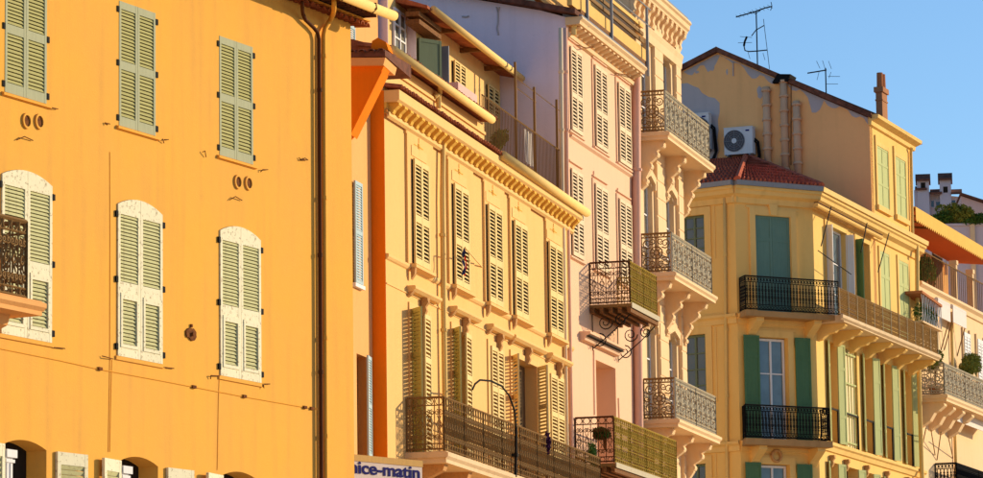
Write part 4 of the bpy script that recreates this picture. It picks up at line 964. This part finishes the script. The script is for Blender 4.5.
# street front of the rear part
ZG2 = rt[1]
g1 = row(FR, [(877, 888, 146, 203), (895.5, 905.5, 156, 216)], .02)
UG1 = FR.u(912.5, 180)
part('upper_street_wall', wall(GU, UG1, zeF+.1, ZG2+.05, [(*w, .06) for w in g1]), 'ochre_plaster', hF, FR)
part('upper_rooms', MB().box(GU+.05, UG1-.01, -11, -.10, zeF, ZG2), 'ochre_plaster', hF, FR)
for w in g1:
    pair(hF, FR, w, .0, 'sage_paint', 'sage_paint', [(.04, .36, 'solid'), (.40, .70, 'solid'), (.74, .97, 'solid')], .06, hinges=False, sw=.05)
    part('surround', MB().box(w[0]-.14, w[0]-.005, 0, .05, w[2]-.1, w[3]+.3).box(w[1]+.005, w[1]+.14, 0, .05, w[2]-.1, w[3]+.14).box(w[0]-.005, w[1]+.005, 0, .048, w[3]+.004, w[3]+.14).box(w[0]-.16, w[1]+.16, 0, .10, w[2]-.16, w[2]-.004), 'ochre_trim', hF, FR)
part('upper_cornice', MB().prof([(0, ZG2-.20), (.08, ZG2-.18), (.10, ZG2-.06), (.30, ZG2+.02), (.32, ZG2+.12), (.0, ZG2+.14)], GU-.1, UG1+.15), 'ochre_trim', hF, FR)
part('upper_roof', MB().prof([(.30, ZG2+.02), (.30, ZG2+.13), (apx[0], apx[1]+.14), (apx[0], apx[1]-.05), (0, ZG2-.02)], GU+.02, UG1+.2), 'dark_tile', hF, FR)
pipe('downpipe', [(911.5, 148, .12), (911, 152, .07), (912.5, 235, .07)], .05, 'yellow_pipe', zeF+.4, hF, FR)
# clay flues down the gable
for x, yt_, yb_ in ((766, 87, 167), (783.3, 78, 170), (796.3, 101, 174)):
    u, z1_ = GG.p(x, yt_, .12); z0_ = GG.z(x, yb_, .12)
    fl = part('flue_pipe', MB().tube([(u, .12, z0_-.3), (u, .12, z1_)], .115, 10), 'clay_pipe', hF, GG, smooth=True)
    k = z1_-.1
    while k > z0_: part('collar', MB().tube([(u, .12, k-.05), (u, .12, k+.03)], .15, 10), 'clay_pipe', fl, smooth=True); k -= .46
u, z = GG.p(781, 79, .2); part('flue_cap', MB().ext([(u-.28, z-.10), (u+.22, z-.10), (u+.32, z+.12), (u-.10, z+.16)], -.4, .25), 'black_iron', hF, GG)
wire('cable_and_line', [(791, 84, .03), (791, 165, .03)], .012, 'rust', pl=GG, th=hF); wire('cable_and_line', [(733, 62, .02), (733.3, 76, .02)], .02, 'gable_bare', pl=GG, th=hF)
# chimney on the street side
cp = FR.shift(-1.0)
u0_ = cp.u(882.5, 110, .0); u1_ = u0_+.62; zc1 = cp.z(884, 93); zc2 = cp.z(884, 88); zc3 = cp.z(884, 73.5)
chm = part('chimney', MB().box(u0_, u1_, -.21, .0, ZG2+.1, zc1).box(u0_-.05, u1_+.05, -.26, .05, zc1, zc2).box(u0_-.02, u1_+.02, -.23, .02, cp.z(884, 101.5), cp.z(884, 100)), 'brick', hF, cp)
for k in (-1, 1): part('chimney_pot', MB().tube([((u0_+u1_)/2+k*.15, -.10, zc2), ((u0_+u1_)/2+k*.15, -.10, zc3)], [.11, .10], 10), 'terracotta', chm)
# ================================================================ things on the corner house
def ac(x0, x1, y0, y1, label):
    u0, z1 = GG.p(x0, y0, .4); u1, z0 = GG.p(x1, y1, .4)
    t = thing('air_conditioner', label, 'air conditioner', wpt(GG, (u0+u1)/2, .25, z0))
    part('casing', MB().box(u0, u1, .12, .42, z0, z1).box(u0-.01, u1+.01, .11, .43, z1-.02, z1+.012), 'ac_white', t, GG)
    c = u0+(u1-u0)*.36; zc = (z0+z1)/2; rr_ = (z1-z0)*.40
    part('fan_recess', MB().tube([(c, .424, zc), (c, .430, zc)], rr_, 24), 'ac_grille', t, GG)
    g = MB()
    for q in (1.0, .8, .6, .4): g.tube([(c+rr_*q*math.cos(k*math.pi/12), .44, zc+rr_*q*math.sin(k*math.pi/12)) for k in range(24)], .006, 4, closed=True)
    for k in range(8): g.tube([(c, .44, zc), (c+rr_*math.cos(k*math.pi/4), .44, zc+rr_*math.sin(k*math.pi/4))], .006, 4)
    part('fan_grille', g, 'zinc', t, GG); part('fan_hub', MB().tube([(c, .43, zc), (c, .455, zc)], rr_*.25, 12), 'ac_white', t, GG)
    part('badge', MB().box(u1-.22, u1-.10, .421, .425, z1-.14, z1-.09), 'sign_blue', t, GG)
    part('foot', MB().box(u0+.08, u0+.12, 0, .45, z0-.05, z0-.002), 'zinc', t, GG); part('foot', MB().box(u1-.12, u1-.08, 0, .45, z0-.05, z0-.002), 'zinc', t, GG)
    part('hose', MB().tube([(u1+.0, .2, z1-.35), (u1+.10, .15, z1-.45), (u1+.14, .10, z0-.05), (u1+.02, .08, z0-.35)], .035, 6).tube([(u1+.0, .25, z1-.42), (u1+.06, .15, z1-.5), (u1+.09, .10, z0-.1), (u1-.02, .08, z0-.3)], .03, 6), 'black_iron', t, GG)
ac(724, 753, 128.5, 153, 'white air conditioner with dark round fan on the gable above the red roof')
ac(690, 709.5, 114, 148, 'white air conditioner half hidden behind the top balcony of the cream house')
def antenna(px, py, yb, label, big):
    pl = GG.shift(-.3); u, zt = pl.p(px, py); zb = pl.z(px, yb)
    t = thing('antenna', label, 'antenna', wpt(pl, u, 0, zb)); m = lambda x, y, o=0.: (pl.p(x, y)[0], o, pl.p(x, y)[1])
    part('mast', MB().tube([(u, 0, zb-.3), (u, 0, zt)], .022, 6), 'black_iron', t, pl)
    if big:
        part('boom', MB().tube([m(736, 17), m(754, 12), m(765, 8), m(771.5, 6.5)], .022, 5).tube([m(750, 11.5), m(755.5, 13.8), m(762, 9)], .012, 4), 'black_iron', t, pl)
        for q in range(9):
            f_ = q/8; x, y = 738+f_*32, 16.5-f_*10; c_ = m(x, y)
            part('element', MB().tube([(c_[0], -.22-.06*f_, c_[2]), (c_[0], .22+.06*f_, c_[2])], .007, 4), 'black_iron', t, pl)
        part('reflector', MB().tube([m(771, 2), m(772, 6.5), m(770.5, 10.5)], .012, 4), 'black_iron', t, pl)
        part('side_boom', MB().tube([m(751.5, 36), m(756, 30), m(764, 25.5)], .016, 5).tube([m(763.5, 19), m(765, 32), m(767.5, 52), m(769.5, 69)], .009, 4), 'black_iron', t, pl)
        part('lower_arm', MB().tube([m(743.5, 44), m(745, 50.5), m(749, 51.5), m(757, 51), m(767, 50)], .020, 5), 'black_iron', t, pl)
        part('lower_antenna', MB().tube([m(744, 46), m(744.8, 41.5), m(747, 36.5)], .035, 5), 'black_iron', t, pl)
        for c_, d_ in (((738, 42.8), (752, 42.5)), ((740, 36.5), (752, 37.5)), ((748, 52), (750, 59)), ((763, 53), (765, 60))): part('element', MB().tube([m(*c_), m(*d_)], .007, 4), 'black_iron', t, pl)
    else:
        part('boom', MB().tube([m(807.5, 73.2), m(818, 71.5), m(826.5, 70)], .022, 5), 'black_iron', t, pl)
        for a, b in (((816.5, 61), (820, 68.5)), ((822.5, 60.5), (825.5, 70)), ((828.5, 61), (831.5, 69)), ((819, 72), (817, 80)), ((831, 72), (829, 78)), ((828, 76.3), (840, 76.5)), ((826, 84), (838, 84))): part('element', MB().tube([m(*a), m(*b)], .007, 4), 'black_iron', t, pl)
antenna(756.2, 12, 66, 'tall cluttered television antenna on the gable roof of the corner house', True)
antenna(825.5, 68, 94, 'small television antenna between the tall antenna and the brick chimney', False)
aw = thing('rolled_awning', 'rolled-up awning with folded metal arms on the corner house', 'awning', wpt(FR, 1, .2, zuw+.4))
ya = [(816, 206.5), (881, 236)]
u0_, z0_ = FR.p(*ya[0], .25); u1_, z1_ = FR.p(*ya[1], .25)
part('roller', MB().tube([(u0_, .25, (z0_+z1_)/2), (u1_, .25, (z0_+z1_)/2)], .07, 8), 'plank_paint', aw, FR)
part('cassette', MB().box(u0_, u1_, .19, .31, (z0_+z1_)/2+.06, (z0_+z1_)/2+.085), 'brown_pipe', aw, FR)
for a, b in (((831, 207, .3), (821, 246, .5)), ((867, 223, .3), (861, 252, .5)), ((889, 233, .3), (878, 272, .5))):
    u, z = FR.p(*a); v, y = FR.p(*b); part('arm', MB().tube([(u, a[2], z), (v, b[2], y)], .018, 5), 'black_iron', aw, FR)
u, z = FR.p(818, 250.5, .5); v, y = FR.p(843, 250.5, .5)
part('front_bar', MB().tube([(u, .5, z), (v+.8, .5, z-.25)], .014, 5), 'black_iron', aw, FR)
# ================================================================ H: pale house at the end of the row
hH = thing('pale_house', 'pale peach house beyond the corner house with stone balcony and roof terrace', 'house', H.w(4, -3))
UH = H.u(1010, 340); zH = H.z(924, 285)
h1 = row(H, [(962.5, 968.5, 333, 362), (976, 983, 338, 368)])
zb = H.z(943.4, 394, .85); zrh = H.z(943.4, 363, .85)
hw_ = [(h1[0][0], h1[0][1], zb, h1[0][3]), (h1[1][0], h1[1][1], zb, h1[1][3])]
part('wall', wall(0, UH, 0, zH, []), 'cream_stone', hH, H)
part('rooms', MB().box(.0, UH, -8, -.05, 0, zH-.01), 'cream_stone', hH, H)
part('coping', MB().prof([(-.3, zH+.01), (.16, zH+.01), (.18, zH-.08), (.08, zH-.16), (.06, zH-.30), (0, zH-.32)], -.1, UH), 'cream_stone', hH, H)
for w in hw_:
    pair(hH, H, w, .05, 'white_paint', 'white_paint', [(.05, .45, 'louvre'), (.5, .95, 'louvre')], .11, hinges=False)
    part('surround', MB().box(w[0]-.12, w[0]-.02, 0, .06, w[2], w[3]+.15).box(w[1]+.02, w[1]+.12, 0, .06, w[2], w[3]+.15), 'cream_stone', hH, H)
pipe('downpipe', [(951.5, 312, .08), (952, 345, .08)], .05, 'yellow_pipe', 0, hH, H); pipe('downpipe', [(917, 240, .25), (917.5, 330, .25)], .07, 'yellow_pipe', 2, hH, H)
bH = (H.u(943.4, 363, .85), H.u(1003, 395, .85), zb, zrh)
balH = balcony(hH, H, bH, .85, .22, 'rosette', 'pale_iron', 'cream_stone', over=.08, r=.016, sides=(1, 0), npan=3)
for u in (bH[0]+.25, bH[0]+1.5, bH[0]+2.8, bH[0]+4.1):
    part('bracket', MB().prof([(0, zb-.22), (.80, zb-.22), (.82, zb-.34), (.62, zb-.5), (.50, zb-.54), (.34, zb-.80), (0, zb-1.0)], u-.18, u+.18), 'cream_stone', balH)
# folding shop awnings under the balcony and above the windows
for i, (xa, xb, y0, y1, o_, lab) in enumerate(((938, 950, 299, 316, .35, 'small white awning valance beside the wire basket on the pale house'), (953, 966, 306, 322, .35, 'small white awning valance next to the downpipe of the pale house'), (957, 990, 407, 421, .5, 'cream rolled awning below the stone balcony of the pale house'))):
    u0, z1 = H.p(xa, y0, o_); u1 = H.u(xb, y0, o_); z0 = H.z(xa, y1, o_)
    t = thing('awning', lab, 'awning', wpt(H, (u0+u1)/2, .1, z0))
    part('valance', MB().box(u0, u1, o_-.03, o_, z0, z1), 'cloth_white', t, H); part('roller', MB().tube([(u0, o_-.06, z1), (u1, o_-.06, z1)], .07, 8), 'cloth_white', t, H)
    for u in (u0+.03, u1-.03): part('arm', MB().tube([(u, 0, z0-.9 if i < 2 else z1+.2), (u, o_-.05, z0+.05)], .02, 5), 'brown_iron', t, H)
# lower iron balcony just entering the frame
u0, zt_ = H.p(956, 463, .7); u1 = H.u(1000, 485, .7)
balcony(hH, H, (u0, u1, zt_-1.0, zt_), .7, .2, 'baluster', 'black_iron', 'cream_stone', r=.014, sides=(1, 0), npan=2)
for x0, y0, x1, y1 in ((926, 428, 921, 452), (931, 430, 935, 455), (941, 432, 937, 460), (948, 436, 953, 458)):
    wire('awning_strut', [(x0, y0, .5), (x1, y1, .02)], .018, 'brown_iron', pl=H, th=hH)
# roof terrace: rear room, pillars, railing, canopy
hp = H.shift(-2.2)
ca = H.u(915, 222, .1); cz = H.z(960, 247, .1); ct = H.z(950, 228.5, .1)
ua, ub = hp.u(900, 250), hp.u(947.5, 250)
part('terrace_room', MB().box(ua, ub, -4, 0, zH-.05, min(hp.z(925, 218), ct+.15)), 'peach_plaster', hH, hp)
a, b = hp.u(932.5, 260), hp.u(941, 260); part('terrace_door', MB().box(a, b, .002, .05, zH, hp.z(932, 246)).box(a-.06, b+.06, .002, .03, zH, hp.z(932, 244)), 'wood', hH, hp)
for x, yt_ in ((953.5, 262), (970, 271), (994, 281)):
    u, z = H.p(x, yt_, -.25); part('terrace_pillar', MB().box(u-.10, u+.10, -.35, -.15, zH, z).box(u-.13, u+.13, -.38, -.12, z-.10, z+.04), 'cream_stone', hH, H)
mb = MB(); u0 = H.u(922, 262, -.1); zz = H.z(950, 266, -.1); mb.tube([(u0, -.1, zz), (UH, -.1, zz)], .022, 5)
for k in range(46): mb.tube([(u0+k*(UH-u0)/45, -.1, zH), (u0+k*(UH-u0)/45, -.1, zz)], .010, 4)
part('terrace_railing', mb, 'brown_iron', hH, H)
ca = H.u(915, 222, .1); cz = H.z(960, 247, .1); ct = H.z(950, 228.5, .1)
cn = thing('terrace_canopy', 'yellow scalloped canopy with red underside over the roof terrace', 'canopy', wpt(H, ca+2, -1, zH))
part('canopy_top', MB().prof([(.12, ct), (.12, ct+.03), (-2.0, ct+.30), (-2.0, ct+.27)], ca, UH), 'awning_yellow', cn, H)
part('canopy_lining', MB().prof([(.08, ct-.06), (.08, ct-.03), (-2.0, ct+.2), (-2.0, ct+.17)], ca+.05, UH), 'awning_red', cn, H)
mb = MB(); u = ca
while u < UH: mb.ext([(u, ct+.02), (u+.26, ct+.02), (u+.26, cz+.06), (u+.13, cz-.03), (u, cz+.06)], .125, .14); u += .262
part('valance', mb, 'awning_yellow', cn, H, kind='stuff')
for k in range(4): u = ca+k*1.4; part('rafter', MB().tube([(u, .08, ct-.10), (u, -1.9, ct+.12)], .035, 6), 'wood', cn, H)
wire('downpipe', [(921.5, 218, .06), (923, 226, .06), (943, 241, .06), (945.5, 246, .06), (946, 275, .06)], .05, 'white_paint', pl=hp, th=hH, n=6)
# ================================================================ houses far behind
J = Plane(97, 945, 230, 152)
hJ = thing('lilac_back_house', 'shaded lilac house with two tile-capped chimney stacks behind the roof terrace', 'house', wpt(J, 0, -2, 0))
q = lambda x, y, o=0.: J.p(x, y, o)
part('wall', MB().ext([(q(914, 215)[0], 0), (q(962, 215)[0], 0), q(962, 197), q(952, 196), q(940, 193), q(914, 190)], -4, 0), 'far_lilac', hJ, J)
for xs, lab in (((916, 931, 175, 181, 196, 178), 0), ((938.5, 953, 174, 180, 200, 176), 1)):
    x0, x1, yr, ye_, yb_, yk = xs; mid = (x0+x1)/2
    st = part('chimney_stack', MB().box(q(x0+1.5, 200)[0], q(x1-1.5, 200)[0], -.5, .35, q(mid, yb_)[1]-1, q(mid, ye_)[1]), 'far_lilac', hJ, J)
    part('chimney_roof', MB().prof([(.5, 0), (-.08, .30), (-.66, 0), (-.66, -.08), (-.08, .2), (.5, -.08)], q(x0, 200)[0], q(x1, 200)[0]), 'dark_tile', st, loc=(0, 0, q(mid, ye_)[1]))
    part('chimney_opening', MB().box(q(mid-2.5, 190)[0], q(mid+2, 190)[0], .352, .36, q(mid, yb_-6)[1], q(mid, yb_-12)[1]), 'dark_interior', st)
for x0, x1, y0, y1 in ((915, 927, 184, 190), (930, 942, 187, 194), (951, 962, 187, 194)):
    part('roof', MB().prof([(.45, q(x0, y1)[1]), (-.6, q(x0, y0)[1]), (-.6, q(x0, y0)[1]-.08), (.45, q(x0, y1)[1]-.09)], q(x0, y1)[0], q(x1, y1)[0]), 'dark_tile', hJ, J)
for x0, x1, y0, y1 in ((931, 934, 201, 207), (936, 940.5, 202, 208), (951, 955.5, 200.5, 207), (917, 922, 190, 197)):
    a, z1 = q(x0, y0, .01); b, z0 = q(x1, y1, .01); wv = part('window', MB().box(a-.05, b+.05, .002, .04, z0-.05, z1+.05), 'far_lilac', hJ, J); part('pane', MB().box(a, b, .041, .045, z0, z1), 'window_glass', wv)
K2 = Plane(93, 975, 220, 146)
hK = thing('rosy_back_house', 'rosy gabled house wall with sloping tile verge behind the terrace trees', 'house', wpt(K2, 0, -2, 0))
q = lambda x, y, o=0.: K2.p(x, y, o)
part('wall', MB().ext([(q(961, 230)[0], 0), (q(1000, 230)[0], 0), q(1000, 209), q(961, 196)], -5, 0), 'far_pink', hK, K2)
part('verge', MB().ext([q(960, 195), q(1000, 208.3), q(1000, 206), q(960, 193)], -5, .2), 'dark_tile', hK, K2)
L2 = Plane(91, 965, 240, 139)
gw = thing('garden_wall', 'lilac garden wall with a pale pillar behind the yellow canopy', 'wall', wpt(L2, 0, -.2, 0))
q = lambda x, y, o=0.: L2.p(x, y, o)
part('wall_body', MB().box(q(928, 230)[0], q(1000, 230)[0], -.3, 0, 0, q(960, 226)[1]), 'far_lilac', gw, L2)
part('coping', MB().box(q(928, 230)[0], q(1000, 230)[0], -.36, .06, q(960, 226)[1]+.002, q(960, 226)[1]+.09), 'far_lilac', gw, L2)
part('pillar', MB().box(q(970, 230)[0], q(974.5, 230)[0], -.34, .12, 0, q(972, 224)[1]), 'cream_stone', gw, L2)
def bush(name, label, cat, pl, x, y, o, rx, rz, ro, num, size, mat, stem=None, group=None, pot=None, base_z=None, leafmat2=None):
    u, z = pl.p(x, y, o)
    zb_ = z-rz if base_z is None else base_z
    t = thing(name, label, cat, wpt(pl, u, o, zb_), group)
    f = MB(); rd = random.Random(int(x*7+y))
    for k in range(7):
        c = (u+rd.uniform(-.5, .5)*rx, o+rd.uniform(-.4, .4)*ro, z+rd.uniform(-.45, .45)*rz); f.leaves(c, (rx*.55, ro*.6, rz*.55), num//7, size, rd)
    part('foliage', f, mat, t, pl, kind='stuff')
    st = MB()
    for k in range(4): st.tube([(u, o, zb_), (u+rd.uniform(-.5, .5)*rx, o+rd.uniform(-.3, .3)*ro, z+rd.uniform(-.2, .5)*rz)], [.03, .012], 5)
    part('stem', st, 'wood', t, pl)
    if pot: part('pot', MB().lathe((u, o), [(pot*.7, zb_-.02), (pot*.95, zb_+pot*1.1), (pot*1.08, zb_+pot*1.1), (pot*1.08, zb_+pot*1.4), (pot*.9, zb_+pot*1.4)], 12), 'terracotta', t, pl)
    return t
zgw = L2.z(960, 226)+.09
for x, y, rx, rz, lab, m_ in ((941, 219, .50, .42, 'dark leafy shrub under the lilac house windows', 'leaf_green'), (952, 213, .55, .55, 'sunlit shrub on the garden wall below the capped chimney', 'leaf_light'), (962, 215, .50, .50, 'tall yellow-green shrub on the garden wall beside the rosy gable', 'leaf_light'), (973, 221, .45, .3, 'low dark shrub at the pillar of the garden wall', 'leaf_green')):
    bush('terrace_shrub', lab, 'shrub', L2, x, y, -.15, rx*1.25, rz, .4, 1300, .075, m_, base_z=zgw-.3)
# plants on the pale house
bush('balcony_plant', 'pale green bush with purple blooms beside the reed screen end', 'plant', H, 934, 362, .5, .40, .42, .3, 900, .06, 'leaf_light', pot=.2, base_z=zb)
bush('balcony_plant', 'rounded clipped bush on the stone balcony of the pale house', 'plant', H, 969, 365, .45, .62, .45, .40, 2200, .055, 'leaf_light', pot=.2, base_z=zb+.0)
bush('terrace_plant', 'dark potted shrub behind the terrace railing of the pale house', 'plant', H, 923.5, 268, -.5, .4, .55, .3, 900, .07, 'leaf_green', pot=.2, base_z=zH)
bush('terrace_plant', 'thin yellow-green plant growing before the terrace door', 'plant', H, 929.5, 270, -.6, .45, .5, .3, 350, .06, 'leaf_light', pot=.15, base_z=zH)
wb = thing('wire_basket', 'white wire lattice basket of greenery hung at the end of the corner house', 'basket', wpt(H, .3, .4, H.z(925, 318, .4)))
u0, z0 = H.p(917.5, 321, .4); u1, z1 = H.p(936, 304, .4)
mb = MB()
for k in range(9):
    s0 = u0+(u1-u0)*k/8; mb.tube([(s0, .55, z0), (s0+.25*(1 if k < 8 else 0), .55, z1)], .012, 4).tube([(s0, .55, z1), (s0+.25*(1 if k < 8 else 0), .55, z0)], .012, 4)
part('lattice', mb, 'white_paint', wb, H)
f = MB().leaves(((u0+u1)/2, .35, (z0+z1)/2-.1), ((u1-u0)/2, .25, (z1-z0)/2), 700, .06); part('foliage', f, 'leaf_green', wb, H, kind='stuff')
part('shelf', MB().box(u0-.1, u1, 0, .6, z0-.06, z0), 'concrete', wb, H)
part('lid', MB().ext([(u0-.1, z1+.02), (u1, z1-.12), (u1, z1-.04), (u0-.1, z1+.10)], .0, .6), 'terracotta', wb, H)
# ================================================================ small things on the street fronts
# newspaper sign
S = Plane(39, 390, 465, 65.5)
u0 = S.u(330, 460); u1, z1 = S.p(422, 461.5); z1 = (z1+S.z(358, 455.3))/2; z0 = z1-.62
sg = thing('newspaper_sign', 'beige sign reading nice-matin in dark blue letters beside the yellow house balcony', 'sign', wpt(S, (u0+u1)/2, 0, z0))
part('board', MB().box(u0, u1, -.10, 0, z0, z1), 'sign_board', sg, S)
part('trim', MB().box(u0, u1+.01, .0, .012, z1-.10, z1+.01).box(u0, u1+.01, .0, .012, z0-.01, z0+.13), 'sign_back', sg, S)
cu = bpy.data.curves.new('lettering', 'FONT'); cu.body = 'nice-matin'; cu.size = 1; cu.offset = .020; cu.extrude = .004; cu.space_character = .98
tmp = bpy.data.objects.new('lettering', cu); COL.objects.link(tmp); bpy.context.view_layer.update()
me = bpy.data.meshes.new_from_object(tmp.evaluated_get(bpy.context.evaluated_depsgraph_get())); bpy.data.objects.remove(tmp)
xs = [v.co.x for v in me.vertices]; ys = [v.co.y for v in me.vertices]; ta, za = S.p(350, 472, .01); tb = S.u(420, 475, .01)
kx = (tb-ta)/(max(xs)-min(xs)); zbase = (S.z(380, 474.6, .01)+S.z(412, 478.5, .01))/2; ky = .30
for v in me.vertices: v.co = Vector((ta+(v.co.x-min(xs))*kx, -.008-v.co.z, zbase+v.co.y*ky))
me.materials.clear(); me.materials.append(MATS['sign_blue']); part('lettering', me, '', sg, S)
part('wall_arm', MB().box(u1-.25, u1-.2, -3.0, -.1, z1-.2, z1-.15), 'dark_iron', sg, S); part('wall_arm', MB().box(u0+.3, u0+.35, -2.5, -.1, z1-.2, z1-.15), 'dark_iron', sg, S)
# flag over the second window
fl = thing('flag', 'small drooping red and blue flag on a slanted pole at an upper window', 'flag', wpt(C, C.u(484, 267), 0, C.z(484, 267)))
b0 = C.p(484.5, 267, .05); b1 = C.p(465, 247.5, .55)
part('pole', MB().tube([(b0[0], .0, b0[1]), (b1[0], .55, b1[1])], .016, 6), 'pale_louvre', fl, C)
for k, (m_, du) in enumerate((('flag_blue', -.10), ('cloth_white', -.06), ('flag_red', -.02))):
    P = []
    for j in range(7):
        t = j/6; zz = b1[1]-.02-t*.52; w_ = (.04 if k < 2 else .15)*(1-.3*t)
        P.append([(b1[0]+du+.03*math.sin(t*7+k), .55+.04*math.sin(t*9+k*2), zz), (b1[0]+du+w_+.03*math.sin(t*6+k), .53-.04*math.sin(t*8), zz-.03)])
    mb = MB()
    for j in range(6): mb.quad(P[j][0], P[j][1], P[j+1][1], P[j+1][0])
    part('stripe', mb, m_, fl, C)
# crook-shaped pole on the long balcony
pk = thing('crook_pole', 'thin dark pole bent over like a crook in front of the long iron balcony', 'pole', wpt(C, C.u(516, 470, .84), .84, zfl))
pts = [(515.5, 477), (516, 455), (516, 428), (514.5, 411), (509.5, 396), (501.5, 386), (491, 381), (480, 380), (475, 384), (472.5, 389.5)]
P = [(C.u(x, y, .84), .84, C.z(x, y, .84)) for x, y in pts]
part('shaft', MB().tube(P[:3], .030, 6), 'dark_iron', pk, C); part('crook', MB().tube(P[2:], .020, 6), 'dark_iron', pk, C)
part('clamp', MB().box(P[1][0]-.06, P[1][0]+.06, .76, .88, P[1][2]-.03, P[1][2]+.03), 'dark_iron', pk, C)
# terrace furniture on the yellow house
bush('terrace_plant', 'light green potted plant on the terrace of the yellow house', 'plant', C, 498, 136, -.55, .3, .3, .25, 700, .05, 'leaf_light', pot=.17, base_z=C.z(498, 136, -.55)-.62)
def chair(x, o, label, rz):
    u, z = C.u(x, 150, o), zrim
    t = thing('garden_chair', label, 'chair', wpt(C, u, o, z)); s_ = .2
    for a in (-s_, s_):
        for b in (-s_, s_): part('leg', MB().box(u+a-.015, u+a+.015, o+b-.015, o+b+.015, z, z+(.44 if b > 0 else .9)), 'wood', t, C)
    part('seat', MB().box(u-s_-.02, u+s_+.02, o-s_-.02, o+s_+.02, z+.44, z+.47), 'wood', t, C)
    for k in range(4): part('slat', MB().box(u-s_, u+s_, o-s_-.01, o-s_+.01, z+.55+k*.1, z+.62+k*.1), 'wood', t, C)
chair(508, -.9, 'brown wooden garden chair next to the potted plant on the terrace', 0)
tu = C.u(518, 150, -.8)
t = thing('garden_table', 'small brown garden table beside the chair on the terrace', 'table', wpt(C, tu, -.8, zrim))
part('table_top', MB().box(tu-.5, tu+.5, -1.15, -.45, zrim+.72, zrim+.76), 'wood', t, C)
for a in (-.45, .45):
    for b in (-1.1, -.5): part('leg', MB().box(tu+a-.02, tu+a+.02, b-.02, b+.02, zrim, zrim+.72), 'wood', t, C)
cl = MB(); u0 = C.u(524, 140, -.17); u1 = C.u(531, 146, -.17); zt_ = zr
for k in range(8):
    a = u0+(u1-u0)*k/8; b = u0+(u1-u0)*(k+1)/8; cl.quad((a, -.16+.02*math.sin(k*1.7), zt_-.02), (b, -.16+.02*math.sin((k+1)*1.7), zt_-.02), (b, -.15+.03*math.sin((k+1)*1.7), zt_-.78), (a, -.15+.03*math.sin(k*1.7), zt_-.78))
solo('hanging_cloth', cl, 'cloth_white', 'white cloth hung over the terrace railing of the yellow house', 'cloth', C)
# plants tied to the balcony railings
bush('railing_plant', 'dark purple plant tied to the long iron balcony', 'plant', C, 546, 443, .72, .16, .32, .10, 500, .045, 'flag_purple', pot=.12, base_z=zfl)
bush('railing_plant', 'dark shrub at the far corner of the long iron balcony', 'plant', C, 592, 458, .6, .18, .42, .12, 500, .05, 'leaf_green', pot=.13, base_z=zfl)
bush('railing_plant', 'green window-box plant on the lower olive balcony', 'plant', D, 605, 434, .6, .15, .17, .32, 700, .05, 'leaf_green', base_z=bD2[2]+.35)
